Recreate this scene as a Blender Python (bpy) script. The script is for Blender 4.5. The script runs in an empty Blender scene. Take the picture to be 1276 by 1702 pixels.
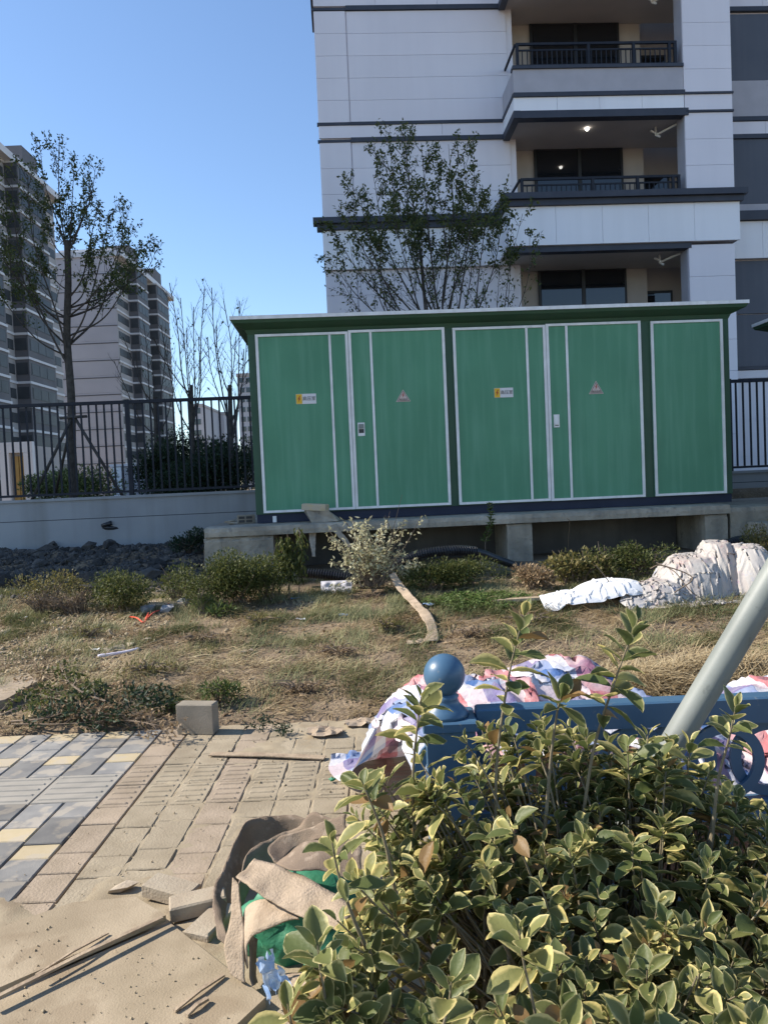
import bpy, math, random
import numpy as np
from mathutils import Vector, Matrix, noise

random.seed(7); rs = np.random.RandomState(7)
SC = bpy.context.scene
COL = SC.collection

# ------------------------------------------------------------------ camera
EYE = 1.55
PITCH, ROLL, FPX = math.radians(-2.2), math.radians(2.5), 1280.0
CW, CH = 1276.0, 1702.0
F_ = Vector((0, math.cos(PITCH), math.sin(PITCH)))
R0 = Vector((1, 0, 0)); U0 = R0.cross(F_)
R_ = R0 * math.cos(ROLL) - U0 * math.sin(ROLL)
U_ = U0 * math.cos(ROLL) + R0 * math.sin(ROLL)
CAM = Vector((0, 0, EYE))
cd = bpy.data.cameras.new('camera'); cam = bpy.data.objects.new('camera', cd); COL.objects.link(cam)
cam.matrix_world = Matrix(((R_.x, U_.x, -F_.x, CAM.x), (R_.y, U_.y, -F_.y, CAM.y), (R_.z, U_.z, -F_.z, CAM.z), (0, 0, 0, 1)))
cd.sensor_fit = 'VERTICAL'; cd.sensor_height = 24.0; cd.lens = 24.0 * FPX / CH
cd.clip_start = 0.05; cd.clip_end = 6000
SC.camera = cam

# ------------------------------------------------------------------ light
SUN_EL, SUN_AZ = math.radians(38), math.radians(4)       # from the left, a touch behind
SUN = Vector((-math.cos(SUN_AZ) * math.cos(SUN_EL), math.sin(SUN_AZ) * math.cos(SUN_EL), math.sin(SUN_EL)))
w = bpy.data.worlds.new('World'); SC.world = w; w.use_nodes = True
wn = w.node_tree; bg = wn.nodes['Background']
sky = wn.nodes.new('ShaderNodeTexSky'); sky.sky_type = 'NISHITA'; sky.sun_disc = False
sky.sun_elevation = SUN_EL; sky.sun_rotation = math.radians(-86)
sky.air_density = 1.0; sky.dust_density = 0.15; sky.ozone_density = 3.6; sky.altitude = 0
wn.links.new(sky.outputs[0], bg.inputs[0]); bg.inputs[1].default_value = 0.10
sd = bpy.data.lights.new('sun', 'SUN'); sd.energy = 3.6; sd.angle = math.radians(0.5); sd.color = (1, 0.93, 0.83)
so = bpy.data.objects.new('sun', sd); COL.objects.link(so)
so.rotation_euler = SUN.to_track_quat('Z', 'Y').to_euler(); so.location = (-20, 5, 30)
vs = SC.view_settings
vs.view_transform = 'Standard'; vs.look = 'None'; vs.gamma = 1; vs.use_curve_mapping = False
vs.exposure = 1.18

# ------------------------------------------------------------------ helpers
def ray(px, py): return F_ * FPX + R_ * (px - CW / 2) + U_ * (CH / 2 - py)
def at(px, py, Y):
    d = ray(px, py); return CAM + d * (Y / d.y)
def gnd(px, py, z=0.0):
    d = ray(px, py); return CAM + d * ((z - EYE) / d.z)
def sstep(a, b, x):
    t = min(1, max(0, (x - a) / (b - a))); return t * t * (3 - 2 * t)
def nz(x, y, z=0.0, s=1.0): return noise.noise(Vector((x * s, y * s, z * s)))

YAW = math.radians(2.9); CY, SY = math.cos(YAW), math.sin(YAW)
LOC = Matrix(((CY, -SY, 0, 0), (SY, CY, 0, 0), (0, 0, 1, 0), (0, 0, 0, 1)))    # (u, depth, z) of everything on the street grid
def L(u, d, z): return LOC @ Vector((u, d, z))

def terrain(x, y):
    """height of the ground"""
    base = 0.45 * min(1, max(0, (y - 5.0) / 4.9)) if y > 5.0 else -0.035
    if y > 5.0: base += 0.02 * nz(x, y, 3, 1.3) + 0.012 * nz(x, y, 9, 4.0)
    if y > 8.2:                                            # heap of rubble against the wall on the left
        k = sstep(8.2, 12.4, y) * sstep(-1.6, -2.9, x)
        base += k * (0.22 + 0.10 * nz(x, y, 1, 1.7))
    if y > 13.05: base = 0.45 + 0.72 * sstep(13.05, 13.3, y)
    return base

def hit(px, py, off=0.0):
    """where the line of sight meets the ground"""
    d = ray(px, py); t = 2.0 / d.y
    while t * d.y < 14:
        q = CAM + d * t
        if q.z <= max(0, terrain(q.x, q.y)): break
        t += .02 / d.y
    q = CAM + d * t; q.z = max(0, terrain(q.x, q.y)) + off; return q
WM = {}
def put(name, data, parent=None, M=None):
    o = bpy.data.objects.new(name, data); COL.objects.link(o)
    M = M or Matrix()
    if parent is not None:
        o.parent = parent; o.matrix_parent_inverse = WM[parent.name].inverted()
    o.matrix_basis = M; WM[o.name] = M
    return o
def tag(o, label=None, cat=None, group=None, kind=None):
    if label: o['label'] = label
    if cat: o['category'] = cat
    if group: o['group'] = group
    if kind: o['kind'] = kind
    return o
def thing(name, label, cat, loc, group=None):
    o = put(name, None, None, Matrix.Translation(Vector(loc))); o.empty_display_size = 0.1
    return tag(o, label, cat, group)

class MB:
    def __init__(s, M=None): s.v = []; s.f = []; s.M = M
    def add(s, vs, fs):
        b = len(s.v)
        s.v += [(s.M @ Vector(p)) if s.M else Vector(p) for p in vs]
        s.f += [tuple(b + i for i in f) for f in fs]; return s
    def box(s, x0, x1, y0, y1, z0, z1):
        return s.add([(x0,y0,z0),(x1,y0,z0),(x1,y1,z0),(x0,y1,z0),(x0,y0,z1),(x1,y0,z1),(x1,y1,z1),(x0,y1,z1)],
                     [(0,3,2,1),(4,5,6,7),(0,1,5,4),(1,2,6,5),(2,3,7,6),(3,0,4,7)])
    def bbox(s, x0, x1, y0, y1, z0, z1, b):               # box with a chamfered top and edges
        v = []
        for z, e in ((z0, 0), (z1 - b, 0), (z1, b)):
            v += [(x0+e+b*.5, y0+e, z), (x1-e-b*.5, y0+e, z), (x1-e, y0+e+b*.5, z), (x1-e, y1-e-b*.5, z),
                  (x1-e-b*.5, y1-e, z), (x0+e+b*.5, y1-e, z), (x0+e, y1-e-b*.5, z), (x0+e, y0+e+b*.5, z)]
        f = [tuple(range(7, -1, -1)), tuple(range(16, 24))]
        for k in (0, 8):
            for i in range(8): f.append((k+i, k+(i+1)%8, k+8+(i+1)%8, k+8+i))
        return s.add(v, f)
    def tube(s, pts, rad, n=6, cap=True):
        pts = [Vector(p) for p in pts]; m = len(pts)
        if not hasattr(rad, '__len__'): rad = [rad] * m
        t = (pts[1] - pts[0]).normalized()
        a = t.orthogonal().normalized(); v = []; f = []
        for i in range(m):
            t = (pts[min(i+1, m-1)] - pts[max(i-1, 0)])
            if t.length < 1e-9: t = Vector((0, 0, 1))
            t.normalize(); a = a - t * a.dot(t)
            a = a.normalized() if a.length > 1e-6 else t.orthogonal().normalized()
            b = t.cross(a)
            for k in range(n):
                q = 2 * math.pi * k / n; v.append(pts[i] + (a * math.cos(q) + b * math.sin(q)) * rad[i])
        for i in range(m - 1):
            for k in range(n): f.append((i*n+k, i*n+(k+1)%n, (i+1)*n+(k+1)%n, (i+1)*n+k))
        if cap: f.append(tuple(range(n-1, -1, -1))); f.append(tuple((m-1)*n+k for k in range(n)))
        return s.add(v, f)
    def lathe(s, c, prof, n=24):
        c = Vector(c); v = []; f = []
        for r, z in prof:
            for k in range(n): q = 2*math.pi*k/n; v.append(c + Vector((r*math.cos(q), r*math.sin(q), z)))
        for i in range(len(prof)-1):
            for k in range(n): f.append((i*n+k, i*n+(k+1)%n, (i+1)*n+(k+1)%n, (i+1)*n+k))
        return s.add(v, f)
    def prism(s, poly, ext):                              # poly: 3D points, extruded by vector
        n = len(poly); e = Vector(ext); poly = [Vector(p) for p in poly]
        return s.add(poly + [p + e for p in poly], [tuple(range(n)), tuple(range(2*n-1, n-1, -1))] + [(i, n+i, n+(i+1)%n, (i+1)%n) for i in range(n)])
    def mesh(s, name, m, smooth=False):
        me = bpy.data.meshes.new(name); me.from_pydata(s.v, [], s.f)
        import bmesh
        bm = bmesh.new(); bm.from_mesh(me); bmesh.ops.recalc_face_normals(bm, faces=bm.faces); bm.to_mesh(me); bm.free()
        if m: me.materials.append(m)
        if smooth: me.polygons.foreach_set('use_smooth', [True] * len(me.polygons))
        return me
    def build(s, name, m, parent=None, smooth=False, M=None): return put(name, s.mesh(name, m, smooth), parent, M)

def npmesh(name, V, Fc, m, attrs=None, smooth=True):
    V = np.asarray(V, np.float32); Fc = np.asarray(Fc, np.int32); k = Fc.shape[1]
    me = bpy.data.meshes.new(name)
    me.vertices.add(len(V)); me.vertices.foreach_set('co', V.ravel())
    me.loops.add(Fc.size); me.loops.foreach_set('vertex_index', Fc.ravel())
    me.polygons.add(len(Fc)); me.polygons.foreach_set('loop_start', np.arange(0, Fc.size, k, dtype=np.int32))
    if smooth: me.polygons.foreach_set('use_smooth', np.ones(len(Fc), bool))
    for n, a in (attrs or {}).items():
        at_ = me.attributes.new(n, 'FLOAT', 'POINT'); at_.data.foreach_set('value', np.asarray(a, np.float32))
    me.materials.append(m); me.update(calc_edges=True); me.validate()
    return me

def unit(a): return a / np.maximum(1e-9, np.linalg.norm(a, axis=-1, keepdims=True))
def cards(P, A, N, Ln, Wd, tv, tf):
    """instances of a small template mesh (along, across, up) as arrays"""
    P = np.asarray(P, float); A = unit(np.asarray(A, float)); N = np.asarray(N, float)
    B = unit(np.cross(N, A)); N = np.cross(A, B)
    tv = np.asarray(tv, float); n, k = len(P), len(tv)
    Ln = np.broadcast_to(Ln, n)[:, None, None]; Wd = np.broadcast_to(Wd, n)[:, None, None]
    V = P[:, None, :] + A[:, None, :] * tv[None, :, 0:1] * Ln + B[:, None, :] * tv[None, :, 1:2] * Wd + N[:, None, :] * tv[None, :, 2:3] * Ln
    Fc = np.asarray(tf)[None] + (np.arange(n) * k)[:, None, None]
    return V.reshape(-1, 3), Fc.reshape(-1, len(tf[0])), k
T_LEAF = ([(0,0,0),(.4,.5,.07),(1,0,-.06),(.4,-.5,.07)], [(0,1,2),(0,2,3)])
T_BLADE = ([(0,.5,0),(0,-.5,0),(.55,.38,.10),(.55,-.38,.10),(1,0,0)], [(0,1,3),(0,3,2),(2,3,4)])
def leafobj(name, P, A, N, Ln, Wd, m, parent=None, T=T_LEAF, kind=None, rnd=None):
    V, Fc, k = cards(P, A, N, Ln, Wd, *T)
    r = rs.rand(len(P)) if rnd is None else rnd
    return put(name, npmesh(name, V, Fc, m, {'rnd': np.repeat(r, k)}, False), parent) if kind is None else tag(put(name, npmesh(name, V, Fc, m, {'rnd': np.repeat(r, k)}, False), parent), kind=kind)

def catmull(pts, n):
    pts = [Vector(p) for p in pts]; P = [2*pts[0]-pts[1]] + pts + [2*pts[-1]-pts[-2]]; out = []
    for i in range(len(pts)-1):
        a, b, c, d = P[i:i+4]
        for k in range(n):
            t = k / n
            out.append(0.5*((2*b)+(c-a)*t+(2*a-5*b+4*c-d)*t*t+(3*b-a-3*c+d)*t**3))
    out.append(pts[-1]); return out

# ------------------------------------------------------------------ materials
def mat(name, c1, c2=None, scale=4.0, rough=0.75, bump=0.0, bscale=40.0, metal=0.0, spec=0.4, rnd=0.0,
        streak=None, speck=None, trans=0.0, ramp=(0.35, 0.65), attr=None, detail=6.0, bdist=0.01):
    m = bpy.data.materials.new(name); m.use_nodes = True; nt = m.node_tree; N = nt.nodes; K = nt.links.new
    p = N['Principled BSDF']; p.inputs['Roughness'].default_value = rough; p.inputs['Metallic'].default_value = metal
    p.inputs['Specular IOR Level'].default_value = spec
    geo = N.new('ShaderNodeNewGeometry')
    c1 = (*c1, 1); c2 = (*(c2 or c1[:3]), 1)
    mix = N.new('ShaderNodeMix'); mix.data_type = 'RGBA'; mix.inputs[6].default_value = c1; mix.inputs[7].default_value = c2
    if attr:
        a = N.new('ShaderNodeAttribute'); a.attribute_name = attr; K(a.outputs['Fac'], mix.inputs[0])
    else:
        n1 = N.new('ShaderNodeTexNoise'); n1.inputs['Scale'].default_value = scale; n1.inputs['Detail'].default_value = detail
        K(geo.outputs['Position'], n1.inputs['Vector'])
        mr = N.new('ShaderNodeMapRange'); mr.inputs[1].default_value = ramp[0]; mr.inputs[2].default_value = ramp[1]
        K(n1.outputs[0], mr.inputs[0]); K(mr.outputs[0], mix.inputs[0])
    col = mix.outputs[2]
    def over(fac, c, col):
        x = N.new('ShaderNodeMix'); x.data_type = 'RGBA'; x.inputs[7].default_value = (*c, 1)
        K(fac, x.inputs[0]); K(col, x.inputs[6]); return x.outputs[2]
    if streak:                                            # vertical rain streaks: (colour, strength, horizontal scale)
        mp = N.new('ShaderNodeMapping'); mp.inputs['Scale'].default_value = (streak[2], streak[2], streak[2] * 0.06)
        K(geo.outputs['Position'], mp.inputs['Vector'])
        n2 = N.new('ShaderNodeTexNoise'); n2.inputs['Scale'].default_value = 1; n2.inputs['Detail'].default_value = 4
        K(mp.outputs[0], n2.inputs['Vector'])
        r2 = N.new('ShaderNodeMapRange'); r2.inputs[1].default_value = 0.45; r2.inputs[2].default_value = 0.75; r2.inputs[4].default_value = streak[1]
        K(n2.outputs[0], r2.inputs[0]); col = over(r2.outputs[0], streak[0], col)
    if speck:                                             # small spots: (colour, scale, threshold, strength)
        n3 = N.new('ShaderNodeTexNoise'); n3.inputs['Scale'].default_value = speck[1]; n3.inputs['Detail'].default_value = 3
        K(geo.outputs['Position'], n3.inputs['Vector'])
        r3 = N.new('ShaderNodeMapRange'); r3.inputs[1].default_value = speck[2]; r3.inputs[2].default_value = speck[2] + 0.08; r3.inputs[4].default_value = speck[3]
        K(n3.outputs[0], r3.inputs[0]); col = over(r3.outputs[0], speck[0], col)
    if rnd:
        oi = N.new('ShaderNodeObjectInfo'); hv = N.new('ShaderNodeHueSaturation')
        r4 = N.new('ShaderNodeMapRange'); r4.inputs[3].default_value = 1 - rnd; r4.inputs[4].default_value = 1 + rnd
        K(oi.outputs['Random'], r4.inputs[0]); K(r4.outputs[0], hv.inputs['Value']); K(col, hv.inputs['Color']); col = hv.outputs[0]
    K(col, p.inputs['Base Color'])
    if bump:
        nb = N.new('ShaderNodeTexNoise'); nb.inputs['Scale'].default_value = bscale; nb.inputs['Detail'].default_value = 5
        K(geo.outputs['Position'], nb.inputs['Vector'])
        b = N.new('ShaderNodeBump'); b.inputs['Strength'].default_value = bump; b.inputs['Distance'].default_value = bdist
        K(nb.outputs[0], b.inputs['Height']); K(b.outputs[0], p.inputs['Normal'])
    if trans:
        t = N.new('ShaderNodeBsdfTranslucent'); K(col, t.inputs['Color'])
        ms = N.new('ShaderNodeMixShader'); ms.inputs[0].default_value = trans
        K(p.outputs[0], ms.inputs[1]); K(t.outputs[0], ms.inputs[2]); K(ms.outputs[0], N['Material Output'].inputs[0])
    return m

M = {}
M['soil'] = mat('soil', (.235,.17,.105), (.14,.10,.062), 2.2, .95, .8, 30, speck=((.42,.34,.24), 60, .60, .6), bdist=.03)
M['far_soil'] = mat('inner_soil', (.16,.15,.09), (.10,.09,.06), .6, .95)
M['joint'] = mat('joint_dirt', (.10,.09,.075), (.16,.14,.11), 12, .95, .5, 60)
M['sand'] = mat('sand', (.36,.295,.20), (.27,.215,.14), 6, .95, .6, 160, speck=((.24,.18,.115), 7, .56, .55), bdist=.004)
M['paver_grey'] = mat('grey_paver', (.185,.18,.173), (.25,.24,.222), 7, .95, .35, 150, rnd=.26, spec=.05, speck=((.40,.345,.27), 9, .50, .5), bdist=.004)
M['paver_cream'] = mat('cream_paver', (.43,.345,.205), (.49,.40,.26), 9, .85, .35, 150, rnd=.10, speck=((.40,.35,.28), 9, .52, .55), bdist=.004)
M['paver_tactile'] = mat('tactile_paver', (.26,.24,.205), (.32,.29,.245), 7, .95, .35, 120, rnd=.06, bdist=.004)
M['paver_sandy'] = mat('dusty_paver', (.34,.28,.195), (.265,.215,.145), 6, .92, .6, 90, rnd=.07, speck=((.27,.2,.14), 35, .66, .5), bdist=.007)
M['paver_pink'] = mat('dusty_pink_paver', (.35,.275,.20), (.275,.215,.15), 6, .92, .6, 90, rnd=.06, speck=((.27,.2,.14), 35, .66, .5), bdist=.007)
M['concrete'] = mat('platform_concrete', (.44,.375,.29), (.27,.23,.175), 2.4, .9, .9, 18, streak=((.10,.095,.085), .5, 7), speck=((.14,.13,.115), 9, .62, .5), bdist=.02)
M['concrete_shaded'] = mat('recess_shade_concrete', (.14,.12,.10), (.10,.086,.074), 2, .92, .5, 25, streak=((.06,.055,.05), .5, 5))  # platform concrete with the shade of the recess put into its colour
M['block'] = mat('block_concrete', (.28,.24,.185), (.22,.19,.145), 8, .92, .5, 120, speck=((.20,.175,.15), 70, .62, .5), bdist=.006)
M['brick'] = mat('loose_paver', (.40,.335,.245), (.33,.265,.19), 9, .92, .5, 110, rnd=.08, bdist=.006)
M['wall_paint'] = mat('wall_plaster', (.35,.355,.36), (.30,.305,.315), 1.3, .85, .15, 40, streak=((.19,.185,.165), .6, 2.6))
M['fence_metal'] = mat('fence_paint', (.014,.017,.026), (.022,.025,.034), 8, .55, .1, 60, spec=.25)
M['clad'] = mat('cladding', (.76,.735,.775), (.72,.695,.735), .7, .55, .08, 200, rnd=.02, streak=((.62,.60,.64), .3, 3), bdist=.002)
M['clad_white'] = mat('white_cladding', (.84,.84,.86), (.82,.82,.85), .8, .5, rnd=.015, streak=((.66,.66,.68), .3, 3))
M['stucco'] = mat('stucco', (.44,.43,.46), (.40,.39,.42), 3, .9, .4, 90)
M['loggia'] = mat('loggia_wall', (.46,.41,.365), (.42,.375,.335), 2, .85, .1, 60)
M['trim_dark'] = mat('dark_trim', (.038,.044,.062), (.05,.056,.075), 3, .55)
M['shutter'] = mat('grey_shutter', (.08,.09,.115), (.095,.105,.13), 1, .6, streak=((.115,.125,.15), .4, 9))
M['glass'] = mat('window_glass', (.012,.014,.018), rough=.04, spec=.8)
M['tower_glass'] = mat('tower_glass', (.05,.055,.06), (.075,.08,.085), .4, .45, spec=.25)
M['frame'] = mat('window_frame', (.02,.022,.026), rough=.45)
M['white_pipe'] = mat('white_plastic', (.72,.72,.70), rough=.5)
M['green'] = mat('cabinet_green', (.092,.275,.16), (.078,.24,.138), 1.2, .45, .3, 3, streak=((.14,.33,.215), .6, 14), spec=.35, bdist=.015)
M['green_dark'] = mat('cabinet_dark_green', (.035,.085,.05), (.045,.10,.058), 2, .5, streak=((.05,.08,.055), .5, 9), spec=.3)
M['navy'] = mat('cabinet_base', (.012,.017,.04), (.02,.025,.05), 3, .6)
M['alu'] = mat('aluminium_trim', (.80,.79,.78), (.68,.67,.66), 6, .42, metal=.1, streak=((.52,.50,.47), .45, 12))
M['sign_white'] = mat('sign_white', (.68,.66,.66), rough=.5)
M['sign_pale'] = mat('sign_pale', (.62,.50,.46), (.55,.45,.38), 20, .55)
M['sign_yellow'] = mat('sign_yellow', (.75,.44,.03), rough=.5)
M['sign_ink'] = mat('sign_ink', (.05,.05,.055), rough=.6)
M['sign_red'] = mat('sign_red', (.40,.05,.03), rough=.6)
M['black'] = mat('black_plastic', (.020,.020,.023), (.035,.036,.04), 9, .33)
M['rock'] = mat('rubble_stone', (.085,.076,.068), (.038,.035,.032), 5, .92, .6, 40, rnd=.5, speck=((.2,.19,.18), 25, .66, .5), bdist=.02)
M['pale_rock'] = mat('pale_stone', (.46,.38,.28), (.36,.29,.21), 10, .92, .5, 60, rnd=.15)
M['bark'] = mat('bark', (.045,.038,.032), (.08,.068,.057), 14, .9, .6, 60, bdist=.006)
M['twig'] = mat('dry_twig', (.22,.165,.115), (.13,.095,.07), 10, .9)
M['stake'] = mat('timber_stake', (.10,.085,.07), (.06,.05,.042), 8, .9)
def leafmat(n, c1, c2, t=.35, r=.55): return mat(n, c1, c2, rough=r, trans=t, attr='rnd', spec=.3)
M['leaf_tree'] = leafmat('tree_leaf', (.045,.072,.024), (.13,.145,.045), .42)
M['leaf_dark'] = leafmat('evergreen_leaf', (.018,.035,.018), (.04,.065,.028), .25)
M['leaf_bush'] = leafmat('shrub_leaf', (.038,.06,.018), (.15,.155,.045))
M['leaf_olive'] = leafmat('olive_leaf', (.10,.11,.035), (.25,.20,.075))
M['leaf_bright'] = leafmat('bright_leaf', (.06,.095,.025), (.16,.19,.06))
M['leaf_pale'] = leafmat('wilted_leaf', (.36,.34,.19), (.60,.56,.38), .3)
M['leaf_brown'] = leafmat('dead_leaf', (.16,.105,.06), (.40,.29,.17), .25)
M['leaf_hedge'] = leafmat('inner_hedge_leaf', (.06,.10,.03), (.26,.28,.10), .3)
M['grass'] = leafmat('grass_blade', (.10,.12,.05), (.34,.32,.165), .3, .7)
M['straw'] = leafmat('straw_blade', (.24,.17,.085), (.53,.43,.265), .25, .75)
M['clover'] = leafmat('ground_cover_leaf', (.06,.105,.025), (.16,.21,.06), .3)
M['blue'] = mat('blue_paint', (.058,.125,.205), (.048,.105,.175), 5, .38, .05, 40, spec=.5, speck=((.20,.21,.21), 34, .66, .6), streak=((.085,.15,.225), .4, 9), bdist=.003)
M['pole'] = mat('galvanised_pole', (.22,.235,.215), (.165,.18,.165), 5, .5, .1, 40, spec=.5, speck=((.10,.11,.10), 26, .63, .6), streak=((.30,.31,.285), .4, 10), bdist=.003)
M['strap'] = mat('brown_webbing', (.255,.19,.135), (.17,.125,.09), 9, .95, .6, 260, speck=((.36,.28,.21), 22, .56, .6), bdist=.006)
M['strap_light'] = mat('pale_webbing', (.43,.33,.235), (.32,.245,.17), 9, .95, .7, 140, speck=((.25,.185,.125), 13, .58, .6), bdist=.006)
M['bag'] = mat('green_bag', (.03,.18,.095), (.045,.22,.12), 7, .55, .3, 60, speck=((.28,.14,.10), 12, .70, .5))
M['blue_plastic'] = mat('blue_plastic', (.16,.32,.60), (.55,.62,.72), 18, .5, trans=.2)
M['board'] = mat('dusty_board', (.37,.295,.20), (.275,.215,.14), 5, .95, .5, 150, speck=((.235,.175,.11), 6, .55, .55), bdist=.004)
M['wood'] = mat('grey_wood', (.40,.31,.21), (.27,.20,.135), 14, .9, .5, 60)
M['pulp'] = mat('paper_pulp', (.52,.51,.55), (.40,.39,.43), 12, .95, .4, 90)
M['white_sheet'] = mat('white_woven_sheet', (.80,.80,.80), (.72,.72,.73), 6, .65, .3, 50, trans=.12)
M['red_plastic'] = mat('red_plastic', (.62,.07,.03), (.70,.14,.08), 12, .5)
M['lilac_plastic'] = mat('pale_plastic', (.62,.55,.64), (.70,.66,.70), 9, .5)
M['root'] = mat('root_mass', (.13,.085,.055), (.21,.145,.10), 16, .95)
M['tile_white'] = mat('white_tile', (.74,.70,.64), (.66,.61,.54), 9, .6, speck=((.30,.24,.18), 40, .62, .6))
# far towers
M['tower'] = mat('tower_cladding', (.50,.465,.475), (.455,.425,.435), .3, .7)
M['tower_grey'] = mat('tower_spandrel', (.40,.37,.35), (.35,.325,.31), .3, .75)
M['tower_dark'] = mat('tower_dark', (.11,.105,.11), (.14,.135,.14), .3, .7)
M['tower_band'] = mat('tower_band', (.66,.65,.65), (.60,.59,.60), .5, .6)
M['far_wall'] = mat('far_wall', (.42,.42,.44), (.38,.38,.40), .05, .8)
def lampmat():
    m = bpy.data.materials.new('lamp_glow'); m.use_nodes = True; p = m.node_tree.nodes['Principled BSDF']
    p.inputs['Emission Color'].default_value = (1, .97, .9, 1); p.inputs['Emission Strength'].default_value = 6; return m
M['lamp'] = lampmat()

def stripes(name, period=(0.42, 0.50), pale=0.2, over_c=(.60,.58,.59,1), cross=.30, lohi=(.42, .72)):
    """woven tarpaulin: crossing red and blue bands over white, along the sheet's own u and v"""
    m = bpy.data.materials.new(name); m.use_nodes = True; nt = m.node_tree; N = nt.nodes; K = nt.links.new
    p = N['Principled BSDF']; p.inputs['Roughness'].default_value = .5; p.inputs['Specular IOR Level'].default_value = .35
    def bands(attr, per):
        a = N.new('ShaderNodeAttribute'); a.attribute_name = attr
        d = N.new('ShaderNodeMath'); d.operation = 'DIVIDE'; K(a.outputs['Fac'], d.inputs[0]); d.inputs[1].default_value = per
        f = N.new('ShaderNodeMath'); f.operation = 'FRACT'; K(d.outputs[0], f.inputs[0])
        r = N.new('ShaderNodeValToRGB'); r.color_ramp.interpolation = 'CONSTANT'
        e = r.color_ramp.elements
        white = (.66,.65,.68,1); e[0].position = 0; e[0].color = white; e[1].position = .20; e[1].color = (.10,.19,.42,1)
        for q, c in ((.47, white), (.66, (.50,.17,.18,1))): x = e.new(q); x.color = c
        K(f.outputs[0], r.inputs[0]); return r.outputs[0]
    a = bands('su', period[0]); b = bands('sv', period[1])
    mx = N.new('ShaderNodeMix'); mx.data_type = 'RGBA'; mx.inputs[0].default_value = cross; K(a, mx.inputs[6]); K(b, mx.inputs[7])
    geo = N.new('ShaderNodeNewGeometry'); n = N.new('ShaderNodeTexNoise'); n.inputs['Scale'].default_value = 14; n.inputs['Detail'].default_value = 6
    K(geo.outputs['Position'], n.inputs['Vector'])
    mr = N.new('ShaderNodeMapRange'); mr.inputs[1].default_value = lohi[0]; mr.inputs[2].default_value = lohi[1]; mr.inputs[4].default_value = min(.95, pale * 2)
    K(n.outputs[0], mr.inputs[0])
    ov = N.new('ShaderNodeMix'); ov.data_type = 'RGBA'; ov.inputs[7].default_value = over_c; K(mr.outputs[0], ov.inputs[0]); K(mx.outputs[2], ov.inputs[6])
    col = ov.outputs[2]; K(col, p.inputs['Base Color'])
    nb = N.new('ShaderNodeTexNoise'); nb.inputs['Scale'].default_value = 45; nb.inputs['Detail'].default_value = 4; K(geo.outputs['Position'], nb.inputs['Vector'])
    bp = N.new('ShaderNodeBump'); bp.inputs['Strength'].default_value = .5; bp.inputs['Distance'].default_value = .01; K(nb.outputs[0], bp.inputs['Height']); K(bp.outputs[0], p.inputs['Normal'])
    t = N.new('ShaderNodeBsdfTranslucent'); K(col, t.inputs['Color'])
    ms = N.new('ShaderNodeMixShader'); ms.inputs[0].default_value = .2
    K(p.outputs[0], ms.inputs[1]); K(t.outputs[0], ms.inputs[2]); K(ms.outputs[0], N['Material Output'].inputs[0])
    return m
M['stripe'] = stripes('striped_tarpaulin'); M['stripe_faded'] = stripes('faded_tarpaulin', (.7, .9), .45, (.50,.46,.41,1), .5, (.12, .42))

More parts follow.
